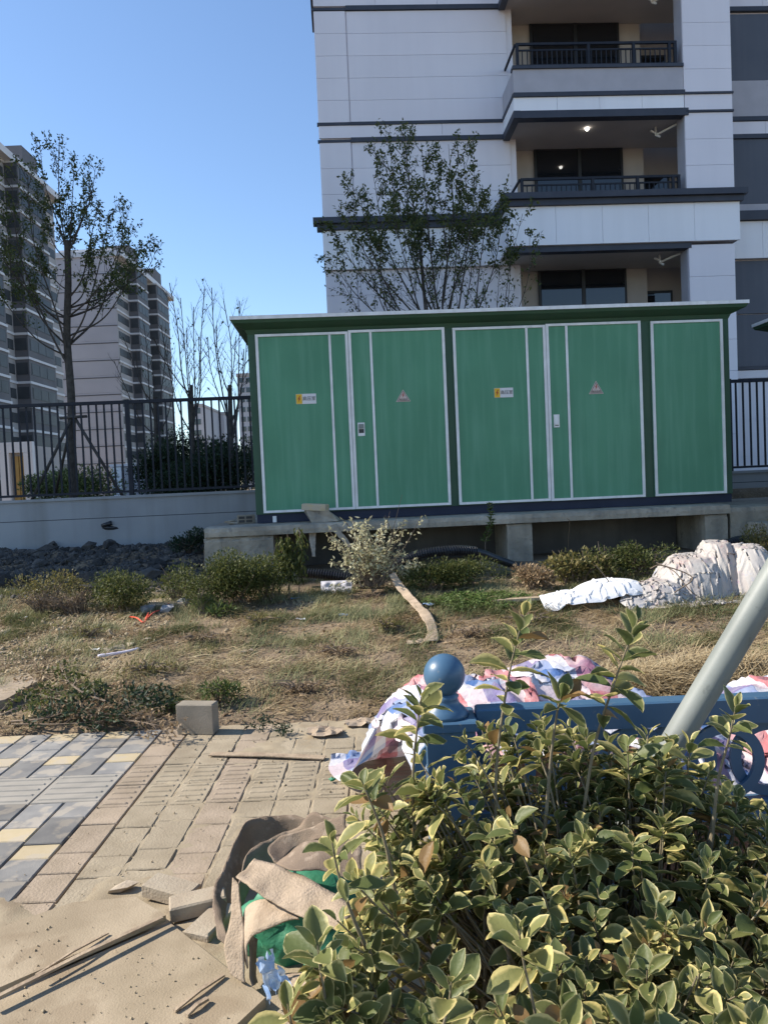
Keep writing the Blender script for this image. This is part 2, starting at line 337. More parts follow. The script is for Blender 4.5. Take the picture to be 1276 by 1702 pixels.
def variegated():
    m = bpy.data.materials.new('variegated_leaf'); m.use_nodes = True; nt = m.node_tree; N = nt.nodes; K = nt.links.new
    p = N['Principled BSDF']; p.inputs['Roughness'].default_value = .5; p.inputs['Specular IOR Level'].default_value = .35
    e = N.new('ShaderNodeAttribute'); e.attribute_name = 'edge'; r = N.new('ShaderNodeAttribute'); r.attribute_name = 'rnd'
    oi = N.new('ShaderNodeObjectInfo'); rr = N.new('ShaderNodeMath'); rr.operation = 'ADD'; K(r.outputs['Fac'], rr.inputs[0]); K(oi.outputs['Random'], rr.inputs[1])
    fr = N.new('ShaderNodeMath'); fr.operation = 'FRACT'; K(rr.outputs[0], fr.inputs[0])
    geo = N.new('ShaderNodeNewGeometry'); n = N.new('ShaderNodeTexNoise'); n.inputs['Scale'].default_value = 55; n.inputs['Detail'].default_value = 4; K(geo.outputs['Position'], n.inputs['Vector'])
    ns = N.new('ShaderNodeMath'); ns.operation = 'MULTIPLY_ADD'; ns.inputs[1].default_value = .75; ns.inputs[2].default_value = -.375; K(n.outputs[0], ns.inputs[0])
    ad = N.new('ShaderNodeMath'); ad.operation = 'ADD'; K(e.outputs['Fac'], ad.inputs[0]); K(ns.outputs[0], ad.inputs[1])
    rv = N.new('ShaderNodeMath'); rv.operation = 'MULTIPLY_ADD'; rv.inputs[1].default_value = .44; rv.inputs[2].default_value = -.13; K(fr.outputs[0], rv.inputs[0])
    ad2 = N.new('ShaderNodeMath'); ad2.operation = 'ADD'; K(ad.outputs[0], ad2.inputs[0]); K(rv.outputs[0], ad2.inputs[1])
    mr = N.new('ShaderNodeMapRange'); mr.inputs[1].default_value = .70; mr.inputs[2].default_value = 1.0; K(ad2.outputs[0], mr.inputs[0])
    g = N.new('ShaderNodeMix'); g.data_type = 'RGBA'; g.inputs[6].default_value = (.10,.13,.042,1); g.inputs[7].default_value = (.28,.27,.095,1); K(fr.outputs[0], g.inputs[0])
    y = N.new('ShaderNodeMix'); y.data_type = 'RGBA'; y.inputs[6].default_value = (.72,.64,.34,1); y.inputs[7].default_value = (.66,.54,.20,1); K(fr.outputs[0], y.inputs[0])
    x = N.new('ShaderNodeMix'); x.data_type = 'RGBA'; K(mr.outputs[0], x.inputs[0]); K(g.outputs[2], x.inputs[6]); K(y.outputs[2], x.inputs[7])
    gt = N.new('ShaderNodeMath'); gt.operation = 'GREATER_THAN'; gt.inputs[1].default_value = .965; K(fr.outputs[0], gt.inputs[0])
    dead = N.new('ShaderNodeMix'); dead.data_type = 'RGBA'; dead.inputs[7].default_value = (.26,.16,.065,1); K(gt.outputs[0], dead.inputs[0]); K(x.outputs[2], dead.inputs[6])
    col = dead.outputs[2]; K(col, p.inputs['Base Color'])
    nb = N.new('ShaderNodeTexNoise'); nb.inputs['Scale'].default_value = 120; K(geo.outputs['Position'], nb.inputs['Vector'])
    bp = N.new('ShaderNodeBump'); bp.inputs['Strength'].default_value = .25; bp.inputs['Distance'].default_value = .004; K(nb.outputs[0], bp.inputs['Height']); K(bp.outputs[0], p.inputs['Normal'])
    t = N.new('ShaderNodeBsdfTranslucent'); K(col, t.inputs['Color'])
    ms = N.new('ShaderNodeMixShader'); ms.inputs[0].default_value = .36
    K(p.outputs[0], ms.inputs[1]); K(t.outputs[0], ms.inputs[2]); K(ms.outputs[0], N['Material Output'].inputs[0])
    return m
M['variegated'] = variegated()

# ================================================================== THE SETTING
def axis(lo, hi, a, b, fine, far):
    v = list(np.arange(a, b, fine)); x, s = a, fine
    while x > lo: s = min(far, s * 1.5); x -= s; v.insert(0, x)
    x, s = b, fine
    while x < hi: v.append(x); s = min(far, s * 1.5); x += s
    v.append(x); return v
gx = axis(-1500, 1500, -6.5, 6.5, .09, 250); gy = axis(-300, 2500, 4.6, 13.6, .08, 250)
# step at the pavement edge and behind the wall need their own rows
V = [(x, y, terrain(x, y)) for y in gy for x in gx]; nxx = len(gx)
Fq = [(j*nxx+i, j*nxx+i+1, (j+1)*nxx+i+1, (j+1)*nxx+i) for j in range(len(gy)-1) for i in range(nxx-1)]
tag(put('ground', npmesh('ground', V, Fq, M['soil'])), kind='structure')

# ---- pavement: bed, and every paver a piece of it
bed = MB().box(-9, .25, -6, 5.0, -.09, -.022)
pave = tag(bed.build('pavement', M['joint']), kind='structure')
PITCHX = .181
shared = {}
def paver(kind, col0, ncol, y0, y1, m, zoff=0.0, bars=0):
    w_, l_ = ncol * PITCHX - .010, y1 - y0 - .008
    key = (kind, round(w_, 3), round(l_, 2), bars)
    if key not in shared:
        b = MB().bbox(-w_/2, w_/2, -l_/2, l_/2, -.05, 0, .004)
        for k in range(bars):                              # raised guide bars across the paver
            yy = -l_/2 + (k + .5) * l_ / bars; hw = .012; x1 = w_/2 - .02
            b.add([(-x1, yy-hw, -.001), (x1, yy-hw, -.001), (x1, yy+hw, -.001), (-x1, yy+hw, -.001),
                   (-x1+.012, yy-hw*.5, .006), (x1-.012, yy-hw*.5, .006), (x1-.012, yy+hw*.5, .006), (-x1+.012, yy+hw*.5, .006)],
                  [(4,5,6,7),(0,1,5,4),(1,2,6,5),(2,3,7,6),(3,0,4,7)])
        shared[key] = b.mesh('paver', m)
    x = -1.5 + (col0 + ncol / 2) * PITCHX
    mw = Matrix.Translation((x, (y0 + y1) / 2, zoff + random.uniform(-.002, .002))) @ Matrix.Rotation(random.uniform(-.006, .006), 4, 'X') @ Matrix.Rotation(random.uniform(-.006, .006), 4, 'Y') @ Matrix.Rotation(random.uniform(-.006, .006), 4, 'Z')
    put('paver', shared[key], pave, mw)
odd_up = [(4.22,4.41,'g'),(4.41,4.55,'c'),(4.55,4.81,'g'),(4.81,4.985,'g')]
even_up = [(4.22,4.485,'g'),(4.485,4.67,'g'),(4.67,4.835,'g'),(4.835,4.985,'c')]
odd_dn = [(3.665,3.85,'g'),(3.39,3.665,'g'),(3.255,3.39,'c'),(3.07,3.255,'g'),(2.80,3.07,'g'),(2.62,2.80,'g'),(2.48,2.62,'c'),(2.22,2.48,'g'),(2.0,2.22,'g')]
even_dn = [(3.565,3.85,'g'),(3.43,3.565,'c'),(3.165,3.43,'g'),(2.98,3.165,'g'),(2.80,2.98,'g'),(2.52,2.80,'g'),(2.38,2.52,'c'),(2.1,2.38,'g')]
for c in range(1, 12):
    for lst in ((odd_up, odd_dn) if c % 2 else (even_up, even_dn)):
        for y0, y1, k in lst: paver(k, -c, 1, y0, y1, M['paver_cream'] if k == 'c' else M['paver_grey'])
for c in range(2, 13, 2): paver('t', -c, 2, 3.85, 4.22, M['paver_tactile'], bars=5)
for c in range(0, 9):                                      # the dusty strip to the right
    pm = 'paver_pink' if c in (0, 3) else 'paver_sandy'; sh = .05 * (c % 2)
    ys = [4.985, 4.74 - sh, 4.48 - sh, 4.335 - (.04 if c > 1 else 0)]
    for a, b in zip(ys, ys[1:]): paver(pm, c, 1, b, a, M[pm], -.002)
    paver('t' + pm, c, 1, 4.05 - (.01 if c > 1 else 0), ys[-1], M[pm], -.002, bars=4)
    paver('t' + pm, c, 1, 3.77, 4.05 - (.01 if c > 1 else 0), M[pm], -.002, bars=4)
    ys = [3.77, 3.58 - sh, 3.30 - sh, 3.12 - sh, 2.90 - sh, 2.68, 2.46, 2.2, 1.95]
    for a, b in zip(ys, ys[1:]): paver(pm, c, 1, b, a, M[pm], -.002)

# ---- drifted sand over the dusty pavers
sx = np.arange(-2.6, .28, .02); sy = np.arange(1.2, 5.04, .02)
def sandz(x, y):
    cover = sstep(-1.42, -1.15, x + .10 * nz(x, y, 5, 5))          # only right of the clean strip ...
    low = sstep(3.05, 2.62, y + .22 * (x + 1.2) + .18 * nz(x, y, 8, 3.5))   # ... but everywhere near the boards
    near = sstep(-1.95 + (2.62 - y) * .45, -1.5 + (2.62 - y) * .45, x)
    z = -.021 + .0142 * cover + .010 * cover * max(0, nz(x, y, 12, 2.3)) + .031 * low * near + .008 * nz(x, y, 2, 9) * max(cover, low * near) + .004 * nz(x, y, 4, 30) * max(cover, low)
    return z
V = [(x, y, sandz(x, y)) for y in sy for x in sx]; n_ = len(sx)
Fq = [(j*n_+i, j*n_+i+1, (j+1)*n_+i+1, (j+1)*n_+i) for j in range(len(sy)-1) for i in range(n_-1)]
tag(put('sand', npmesh('sand', V, Fq, M['sand'])), 'pale drifted sand lying over the pavers', 'sand', kind='stuff')
# clods and grit
nC = 420; P = np.stack([rs.uniform(-1.6, .1, nC), rs.uniform(2.0, 4.9, nC), np.full(nC, .003)], 1)
tet = ([(0,0,.55),(.5,.1,0),(-.3,.45,0),(-.25,-.5,0),(.05,.05,-.3)], [(0,1,2),(0,2,3),(0,3,1),(4,2,1),(4,3,2),(4,1,3)])
def bits(name, P, size, m, label, cat):
    n = len(P); A = rs.normal(size=(n, 3)) * (1, 1, .15); N = rs.normal(size=(n, 3)) * .25 + (0, 0, 1)
    V, Fc, k = cards(P, A, N, size, size, *tet)
    return tag(put(name, npmesh(name, V, Fc, m, {'rnd': np.repeat(rs.rand(n), k)}, False)), label, cat, kind='stuff')
bits('sand_grit', P, rs.gamma(1.5, .003, nC) + .0025, M['sand'], 'small clods of dirt scattered on the pavers', 'grit')

# ---- concrete platform under the cabinets
pl = thing('concrete_platform', 'long stained concrete platform with open bays under the green cabinet', 'platform', L(1.5, 10, .4))
d0 = 9.88
def chipped(name, u0, u1, dd0, dd1, z0, z1, m, parent, step=.06, amp=.012, seed=0):
    """block with irregular worn edges: front, top and left faces as grids"""
    b = MB(LOC); nu = max(2, int((u1-u0)/step)); nzz = max(2, int((z1-z0)/step)); nd = max(2, int((dd1-dd0)/.12))
    def wob(u, d, z):
        e = amp * nz(u*3+seed, d*3, z*3, 2.2)
        corner = (max(0, 1-(z1-z)/.05)) * (max(0, 1-(d-dd0)/.05))
        return u + (max(0, 1-(u-u0)/.08))*(abs(e)*2), d + corner*(.012+abs(e)*1.6) + e*.3, z - corner*(.008+abs(e)*1.4) - (max(0, 1-(u-u0)/.1))*abs(e)*corner*3
    g = [[wob(u0+(u1-u0)*i/nu, dd0, z0+(z1-z0)*j/nzz) for i in range(nu+1)] for j in range(nzz+1)]
    g += [[wob(u0+(u1-u0)*i/nu, dd0+(dd1-dd0)*(j/nd)**1.6, z1) for i in range(nu+1)] for j in range(1, nd+1)]
    V = [p for r in g for p in r]; n = nu+1
    b.add(V, [(j*n+i, j*n+i+1, (j+1)*n+i+1, (j+1)*n+i) for j in range(len(g)-1) for i in range(nu)])
    for side in (0, nu):                                   # end caps
        ring = [g[j][side] for j in range(len(g))] + [(g[-1][side][0], dd1, z0)]
        b.add(ring, [tuple(range(len(ring)))])
    b.add([(u0,dd1,z0),(u1,dd1,z0),(u1,dd1,z1),(u0,dd1,z1)], [(0,1,2,3)])
    b.add([(u0,dd0,z0),(u1,dd0,z0),(u1,dd1,z0),(u0,dd1,z0)], [(0,1,2,3)])
    return b.build(name, m, parent)
chipped('slab', -1.80, 5.06, d0, 13.0, .945, 1.065, M['concrete'], pl, amp=.02)
chipped('end_block', -1.815, -.93, d0 + .012, 12.9, .1, .943, M['concrete'], pl, seed=4, amp=.03)
chipped('pier', 2.09, 2.42, d0 + .03, 10.8, .1, .943, M['concrete'], pl, seed=9)
chipped('end_wall', 4.72, 5.03, d0 + .03, 12.9, .1, .943, M['concrete'], pl, seed=19)
MB(LOC).box(-.9, 4.7, 10.75, 10.95, .1, .94).build('recess_wall', M['concrete_shaded'], pl)
st = thing('concrete_steps', 'low concrete step block at the right end of the platform', 'steps', L(5.6, 10, .5))
chipped('step', 5.08, 9.4, 9.95, 12.6, .1, 1.02, M['concrete'], st, seed=31)
chipped('plinth', 6.1, 9.4, 8.7, 9.94, .1, 1.015, M['concrete'], st, seed=33)
chipped('step', 5.30, 6.08, 9.45, 9.93, .1, .82, M['concrete'], st, seed=37)

# ---- garden wall and railings
def low_wall(name, label, u0, u1, d, z0, z1, panel):
    t = thing(name, label, 'wall', L((u0+u1)/2, d, z0))
    MB(LOC).box(u0, u1, d, d + .22, z0 - .4, z0 + (z1 - z0) * .60).build('lower_course', M['wall_paint'], t)
    MB(LOC).box(u0, u1, d + .004, d + .21, z0 + (z1 - z0) * .60 + .012, z1 - .045).build('upper_course', M['wall_paint'], t)
    MB(LOC).box(u0, u1, d + .012, d + .2, z0 + (z1 - z0) * .60, z0 + (z1 - z0) * .60 + .012).build('joint_strip', M['trim_dark'], t)
    MB(LOC).box(u0 - .02, u1 + .02, d - .025, d + .24, z1 - .045, z1).build('coping', M['wall_paint'], t)
    return t
def railing(name, label, u0, u1, d, z0, z1, pitch=.125, first_post=None):
    t = thing(name, label, 'fence', L((u0+u1)/2, d, z0))
    MB(LOC).box(u0, u1, d - .03, d + .03, z1 - .055, z1).build('top_rail', M['fence_metal'], t)
    MB(LOC).box(u0, u1, d - .022, d + .022, z0 + .045, z0 + .085).build('bottom_rail', M['fence_metal'], t)
    bar = MB(LOC).box(-.014, .014, -.012, .012, z0 + .086, z1 - .056).mesh('baluster', M['fence_metal'])
    post = MB(LOC).box(-.035, .035, -.034, .034, z0, z1 + .015).mesh('post', M['fence_metal'])
    n = int((u1 - u0) / pitch)
    for k in range(n + 1):
        u = u0 + .03 + k * pitch
        isp = k % 20 == (first_post or 0)
        put('post' if isp else 'baluster', post if isp else bar, t, Matrix.Translation(L(u, d, 0)))
    return t
low_wall('low_wall', 'pale plastered low wall with rain streaks on the left, carrying the dark railing', -9.5, -1.25, 13.15, .60, 1.52, None)
railing('railing_fence', 'dark metal railing on the low wall left of the green cabinet', -9.5, -1.25, 13.26, 1.52, 3.12, .128, 6)
low_wall('low_wall', 'short stretch of pale low wall right of the green cabinet', 6.86, 13.0, 13.3, .95, 1.48, None)
railing('railing_fence', 'dark metal railing right of the green cabinet in front of the apartment block', 6.86, 13.0, 13.41, 1.48, 3.10, .128, 0)

# ================================================================== APARTMENT BLOCK
FL = 2.95
bu = thing('apartment_building', 'pale clad apartment block with balconies and dark trim behind the green cabinet', 'building', L(6, 20, 1))
def bbx(name, u0, u1, d0_, d1, z0, z1, m, parent=None): return MB(LOC).box(u0, u1, d0_, d1, z0, z1).build(name, M[m], parent or bu)
TOP = 18.9
bbx('core_wall', -.16, 4.34, 18.0, 30, .8, TOP, 'clad')
bbx('core_wall', 4.345, 7.6, 18.62, 30, .8, TOP, 'loggia')
bbx('core_wall', 7.605, 9.2, 19.3, 30, .8, TOP, 'loggia')
bbx('core_wall', 8.93, 18, 18.16, 30, .8, TOP, 'clad')
bbx('roof_slab', -.4, 18.2, 17.8, 30.3, TOP, TOP + .3, 'trim_dark')
bbx('side_wall', 4.20, 4.34, 17.99, 18.63, .8, TOP, 'clad')
def panels(u0, u1, d, z0, z1, rows, cols, m='clad', gap=.006, t=.05):
    for r in range(rows):
        for c in range(cols):
            a = z0 + (z1 - z0) * r / rows; b = z0 + (z1 - z0) * (r + 1) / rows
            p = u0 + (u1 - u0) * c / cols; q = u0 + (u1 - u0) * (c + 1) / cols
            bbx('panel', p + gap/2, q - gap/2, d, d + t, a + gap/2, b - gap/2, m)
for k in (0, 1, 2):                                         # left wing, floor by floor
    zb = 9.81 + FL * k
    if k < 2 or True:
        panels(-.2, .52, 17.95, zb, min(TOP, zb + 2.49), 5, 1); panels(.54, 4.2, 17.965, zb, min(TOP, zb + 2.49), 5, 1)
    for z0, z1 in ((9.74, 9.81), (9.36, 9.46)):
        bbx('dark_band', -.23, .53, 17.935, 18.0, z0 + FL*k, z1 + FL*k - .04*(z1-z0 > .08), 'trim_dark'); bbx('dark_band', .532, 4.05, 17.925, 18.0, z0 + FL*k, z1 + FL*k, 'trim_dark')
    panels(-.2, 4.05, 17.95, 9.46 + FL*k, 9.74 + FL*k, 1, 3)
panels(-.2, .52, 17.95, 7.61, 9.36, 3, 1); panels(.54, 4.2, 17.965, 7.61, 9.36, 3, 1)
bbx('ledge', -.42, 4.04, 17.72, 18.0, 7.48, 7.61, 'trim_dark'); bbx('ledge', -.34, 4.04, 17.80, 18.0, 7.35, 7.479, 'trim_dark')
panels(-.22, 4.05, 17.86, 6.46, 7.345, 1, 4, 'clad_white', t=.13)
panels(-.2, .52, 17.95, .85, 6.45, 10, 1); panels(.54, 4.2, 17.965, .85, 6.45, 10, 2)
# the bay with its loggias
B0, B1 = 4.06, 7.82
def bay_floor(z, first=False):
    """z = underside of the slab edge"""
    if not first:
        bbx('slab_edge', B0 + .12, 7.9, 16.80, 17.02, z, z + .155, 'trim_dark'); bbx('soffit', B0 + .13, 8.9, 17.022, 18.61, z + .06, z + .154, 'loggia')
        panels(B0, 7.818, 16.83, z + .16, z + .45, 1, 4, 'clad_white'); bbx('slab', B0 + .02, 8.9, 16.885, 18.6, z + .157, z + .53, 'stucco')
        bbx('side_panel', B0 - .012, B0 + .018, 16.835, 17.94, z + .16, z + .45, 'clad_white')
        bbx('dark_band', B0 - .02, 7.83, 16.79, 16.84, z + .452, z + .54, 'trim_dark'); bbx('dark_band', B0 - .03, B0 + .01, 16.842, 17.92, z + .452, z + .54, 'trim_dark')
        bbx('dark_band', B0 - .03, B0 + .12, 16.79, 17.92, z - .0, z + .155, 'trim_dark')
        bbx('parapet', B0, 7.82, 16.84, 16.98, z + .542, z + 1.05, 'stucco'); bbx('parapet', B0 + .001, B0 + .13, 16.982, 17.94, z + .542, z + 1.05, 'stucco')
        bbx('parapet_cap', B0 - .02, 7.82, 16.80, 17.0, z + 1.052, z + 1.12, 'trim_dark')
        rz, top = z + 1.12, z + 1.64
    else:
        bbx('slab_edge', B0 - .20, 7.9, 16.84, 17.06, z, z + .125, 'trim_dark'); bbx('soffit', B0 - .1, 8.9, 17.062, 18.61, z + .05, z + .124, 'loggia')
        panels(B0 - .22, 8.98, 16.78, z + .13, z + .965, 1, 5, 'clad_white'); bbx('slab', B0 - .18, 8.94, 16.835, 18.6, z + .127, z + .9, 'stucco')
        bbx('side_panel', B0 - .235, B0 - .2, 16.785, 17.94, z + .13, z + .965, 'clad_white')
        bbx('ledge', B0 - .36, 9.10, 16.62, 17.0, z + 1.09, z + 1.22, 'trim_dark'); bbx('ledge', B0 - .30, 9.04, 16.70, 17.0, z + .967, z + 1.088, 'trim_dark')
        bbx('ledge', B0 - .36, B0 - .1, 17.002, 17.94, z + 1.09, z + 1.22, 'trim_dark'); bbx('ledge', B0 - .30, B0 - .1, 17.002, 17.94, z + .967, z + 1.088, 'trim_dark')
        rz, top = z + 1.0, z + 1.62
    rl = bbx('balcony_railing', B0 + .1, 7.7, 16.88, 16.93, top - .05, top, 'fence_metal')
    bbx('rail', B0 + .1, 7.7, 16.89, 16.92, top - .17, top - .14, 'fence_metal', rl); bbx('rail', B0 + .1, 7.7, 16.89, 16.92, rz + .03, rz + .06, 'fence_metal', rl)
    bbx('rail', B0 + .06, B0 + .1, 16.93, 17.94, top - .05, top, 'fence_metal', rl)
    bar = MB(LOC).box(-.01, .01, -.01, .01, rz + .03, top - .14).mesh('baluster', M['fence_metal']); po = MB(LOC).box(-.03, .03, -.028, .028, rz, top - .002).mesh('post', M['fence_metal'])
    for i in range(33):
        u = B0 + .12 + i * .109
        put('baluster', bar, rl, Matrix.Translation(L(u, 16.905, 0)))
    for u in (B0 + .12, 5.75, 6.75, 7.55, 7.68): put('post', po, rl, Matrix.Translation(L(u, 16.905, 0)))
def loggia(z):
    """window and fittings of the loggia below the slab whose underside is z"""
    t_ = z + .08
    f = bbx('window', 4.91, 7.07, 18.55, 18.60, z - 2.35, z + .08, 'frame')
    bbx('pane', 4.97, 5.95, 18.535, 18.548, z - 2.3, z + .02, 'glass', f); bbx('pane', 6.05, 7.01, 18.535, 18.548, z - 2.3, z + .02, 'glass', f)
    bbx('mullion', 5.96, 6.04, 18.52, 18.55, z - 2.35, z + .05, 'frame', f)
    dr = bbx('side_door', 7.66, 8.5, 19.24, 19.29, z - 2.3, z - .35, 'frame'); bbx('pane', 7.72, 8.44, 19.225, 19.238, z - 2.2, z - .42, 'glass', dr)
    MB().tube([L(7.45, 17.5, z + .16), L(7.45, 17.5, z - .12), L(7.5, 17.4, z - .2)], .026, 8).build('drain_pipe', M['white_pipe'], bu, True)
    MB().tube([L(7.33, 17.5, z - .02), L(7.5, 17.5, z - .1), L(7.75, 17.3, z - .02), L(7.83, 17.25, z)], .026, 8).build('drain_pipe', M['white_pipe'], bu, True)
    bbx('socket', 7.20, 7.30, 18.61, 18.618, z - 1.45, z - 1.33, 'white_pipe')
for k in range(0, 4): loggia(9.30 + FL * (k - 1) if k else 6.43)
bay_floor(6.43, True)
for k in range(0, 3): bay_floor(9.30 + FL * k)
# corner pier
for z0, z1, n in ((7.65, 9.355, 3), (9.80, 12.28, 5), (12.76, 15.25, 5), (15.7, 18.2, 5)):
    panels(7.822, 8.90, 16.83, z0, z1, n, 1); bbx('pier_core', 7.86, 8.88, 16.88, 17.25, z0, z1, 'stucco')
    bbx('pier_side', 7.825, 7.858, 16.885, 17.25, z0, z1, 'stucco')
for k in range(3):
    panels(7.83, 8.90, 16.83, 9.41 + FL*k, 9.75 + FL*k, 1, 1)
    bbx('dark_band', 7.832, 8.92, 16.80, 16.9, 9.36 + FL*k, 9.405 + FL*k, 'trim_dark'); bbx('dark_band', 7.832, 8.92, 16.80, 16.9, 9.752 + FL*k, 9.795 + FL*k, 'trim_dark')
panels(7.84, 8.88, 16.85, .9, 6.50, 8, 1); bbx('pier_core', 7.86, 8.86, 16.905, 17.25, .8, 6.42, 'stucco'); bbx('pier_side', 7.825, 7.858, 16.905, 17.25, .8, 6.42, 'stucco')
# right wing
for k in range(-1, 3):
    if k >= 0:
        bbx('louvre_window', 9.2, 17, 18.10, 18.15, 10.67 + FL*k, 12.20 + FL*k, 'shutter'); bbx('stucco_panel', 8.95, 17.4, 18.09, 18.15, 9.83 + FL*k, 10.66 + FL*k, 'stucco')
        bbx('dark_band', 8.95, 17.5, 18.06, 18.15, 9.72 + FL*k, 9.82 + FL*k, 'trim_dark'); panels(8.95, 17.4, 18.09, 9.42 + FL*k, 9.71 + FL*k, 1, 6, 'clad')
        bbx('dark_band', 8.95, 17.5, 18.06, 18.15, 9.31 + FL*k, 9.41 + FL*k, 'trim_dark')
bbx('louvre_window', 9.2, 17, 18.10, 18.15, 7.79, 9.30, 'shutter'); bbx('stucco_panel', 8.95, 17.4, 18.09, 18.15, 7.58, 7.78, 'stucco')
bbx('ledge', 8.95, 17.6, 17.9, 18.15, 7.36, 7.57, 'trim_dark'); panels(8.95, 17.5, 18.0, 6.48, 7.35, 1, 7, 'clad_white', t=.14)
bbx('louvre_window', 9.2, 17, 18.10, 18.15, 5.2, 6.45, 'shutter'); bbx('louvre_window', 9.2, 17, 18.11, 18.15, 3.95, 5.18, 'shutter')
bbx('dark_band', 8.95, 17.5, 18.06, 18.15, 3.86, 3.94, 'trim_dark'); panels(8.95, 17.4, 18.08, 3.66, 3.85, 1, 5, 'clad'); bbx('dark_band', 8.95, 17.5, 18.06, 18.15, 3.58, 3.65, 'trim_dark')
panels(8.95, 17.4, 18.09, .9, 3.57, 3, 6, 'clad')
# ceiling lamp that is switched on in the middle loggia
lp = at(975, 213, 17.75); lz = 9.355
lamp = MB().lathe((lp.x, lp.y, 0), [(.001, lz-.05), (.03, lz-.045), (.042, lz-.02), (.042, lz)], 16).build('ceiling_lamp', M['lamp'], bu, True)

# ================================================================== FAR TOWERS
def tower(label, x0, x1, y0, y1, H, bays, gable=True, floors=14, loc_z=1.0):
    t = thing('apartment_tower', label, 'building', ((x0+x1)/2, (y0+y1)/2, loc_z), 'far apartment towers')
    fh = H / floors
    MB().box(x0, x1, y0, y1, loc_z, loc_z + H).build('wall', M['tower_grey'], t)
    MB().box(x0 - .4, x1 + 1.4, y0 - .4, y1 + .4, loc_z + H, loc_z + H + .9).build('roof', M['tower_band'], t)
    MB().box(x0 + 1, x1 - .6, y0 + .5, y1 - .5, loc_z + H + .5, loc_z + H + 1.5).build('parapet', M['tower_band'], t)
    for q in (.25, .72):
        yy = y0 + (y1 - y0) * q; MB().box(x1 - 4, x1 + .2, yy, yy + 4.5, loc_z + H + .5, loc_z + H + 4.2).build('roof_house', M['tower_dark'], t)
    if gable:                                              # pale end wall facing the street
        for f in range(floors):
            z = loc_z + f * fh
            MB().box(x0, x1 - .05, y0 - .16, y0 - .01, z + .42, z + fh - .02).build('end_panel', M['tower'], t)
            MB().box(x0 - .05, x1, y0 - .22, y0 - .01, z, z + .12).build('floor_band', M['tower_dark'], t)
            MB().box(x0, x1 - .05, y0 - .16, y0 - .01, z + .14, z + .40).build('end_panel', M['tower'], t)
    n = len(bays); tot = sum(b[0] for b in bays); y = y0
    for wd, pr, kind in bays:
        wy = (y1 - y0) * wd / tot
        if pr > 0: MB().box(x1 - .1, x1 + pr, y + .01, y + wy - .01, loc_z, loc_z + H - .02).build('bay', M['tower_grey' if kind != 'd' else 'tower_dark'], t)
        xs = x1 + pr
        band = MB().box(x1 - .1, xs + .12, y - .1, y + wy + .08, 0, .30).mesh('floor_band', M['tower_band'])
        hw = 1.5 if kind != 'w' else 1.25
        win = MB().box(xs - .05, xs + .02, y + wy*.06, y + wy*.94, 0, hw).mesh('window', M['frame'])
        pa = [MB().box(xs + .022, xs + .045, y + wy*a, y + wy*b, .08, hw - .08).mesh('pane', M['tower_glass']) for a, b in ((.09, .35), (.37, .63), (.65, .91))]
        sidew = MB().box(x1 + pr*.15, x1 + pr*.92, y - .03, y + .02, 0, hw).mesh('window', M['tower_glass']) if pr > .8 else None
        for f in range(floors):
            z = loc_z + f * fh
            put('floor_band', band, t, Matrix.Translation((0, 0, z + fh - .30)))
            wnd = put('window', win, t, Matrix.Translation((0, 0, z + .85)))
            for pm in pa: put('pane', pm, wnd, Matrix.Translation((0, 0, z + .85)))
            if sidew: put('window', sidew, t, Matrix.Translation((0, 0, z + .85)))
        y += wy
    return t
bays = [(4, 0, 'w'), (4, 1.6, 'd'), (3, 0.2, 'w'), (5, 1.9, 'd'), (4, .3, 'w')]
tower('grey apartment tower with white floor bands cut by the left edge of the picture', -62, -45.5, 80, 111.5, 42.5, bays)
tower('apartment tower with a pale end wall right of the nearest tower', -52.5, -42.4, 128, 159, 39.5, bays)
tower('apartment tower left of the picture that shades the cabinet and the block', -48, -30, 12.35, 44, 42, bays, False)
def far_block(label, px0, px1, py, Y, depth, fl):
    a = at(px0, py, Y); b = at(px1, py, Y)
    t = thing('distant_building', label, 'building', ((a.x+b.x)/2, Y, 0), 'distant buildings on the skyline')
    MB().box(a.x, b.x, Y, Y + depth, 0, a.z).build('wall', M['far_wall'], t); MB().box(a.x - .3, b.x + .3, Y - .3, Y + depth + .3, a.z, a.z + 1).build('roof', M['tower_grey'], t)
    for f in range(fl):
        for q in (.15, .55):
            w_ = b.x - a.x; z = a.z * (f + .35) / fl
            MB().box(a.x + w_*q, a.x + w_*(q+.28), Y - .12, Y - .01, z, z + a.z/fl*.5).build('window', M['glass'], t)
far_block('pale distant block between bare trees and the green cabinet', 394, 420, 626, 260, 40, 12)
far_block('low distant block low on the skyline behind bare trees', 338, 372, 690, 330, 30, 8)
far_block('small distant block beside the second tower', 318, 336, 676, 300, 30, 8)
# entrance pavilion at the foot of the near tower, and a service box
pv = thing('entrance_pavilion', 'white framed entrance with golden doors at the foot of the left tower', 'building', (-31, 66, 1))
pa_, pb_ = at(8, 742, 66), at(56, 815, 66)
MB().box(pa_.x, pb_.x, 66.05, 72, .5, pa_.z).build('wall', M['tower_grey'], pv)
MB().box(pa_.x - .3, pb_.x + .3, 65.6, 66.04, pa_.z - .6, pa_.z + .3).build('lintel', M['tower_band'], pv)
for xx in (pa_.x - .3, pb_.x - .5): MB().box(xx, xx + .8, 65.6, 66.03, .5, pa_.z - .61).build('jamb', M['tower_band'], pv)
M['gold'] = mat('golden_door', (.42,.27,.08), (.36,.22,.07), 1, .5)
for q in (.3, .55): MB().box(pa_.x + (pb_.x-pa_.x)*q, pa_.x + (pb_.x-pa_.x)*(q+.22), 65.9, 66.04, .6, pa_.z - .9).build('door', M['gold'], pv)
a = at(186, 772, 24); b = at(262, 818, 24)
sb = thing('service_box', 'pale grey service box standing behind the railing', 'utility box', ((a.x+b.x)/2, 24, 1))
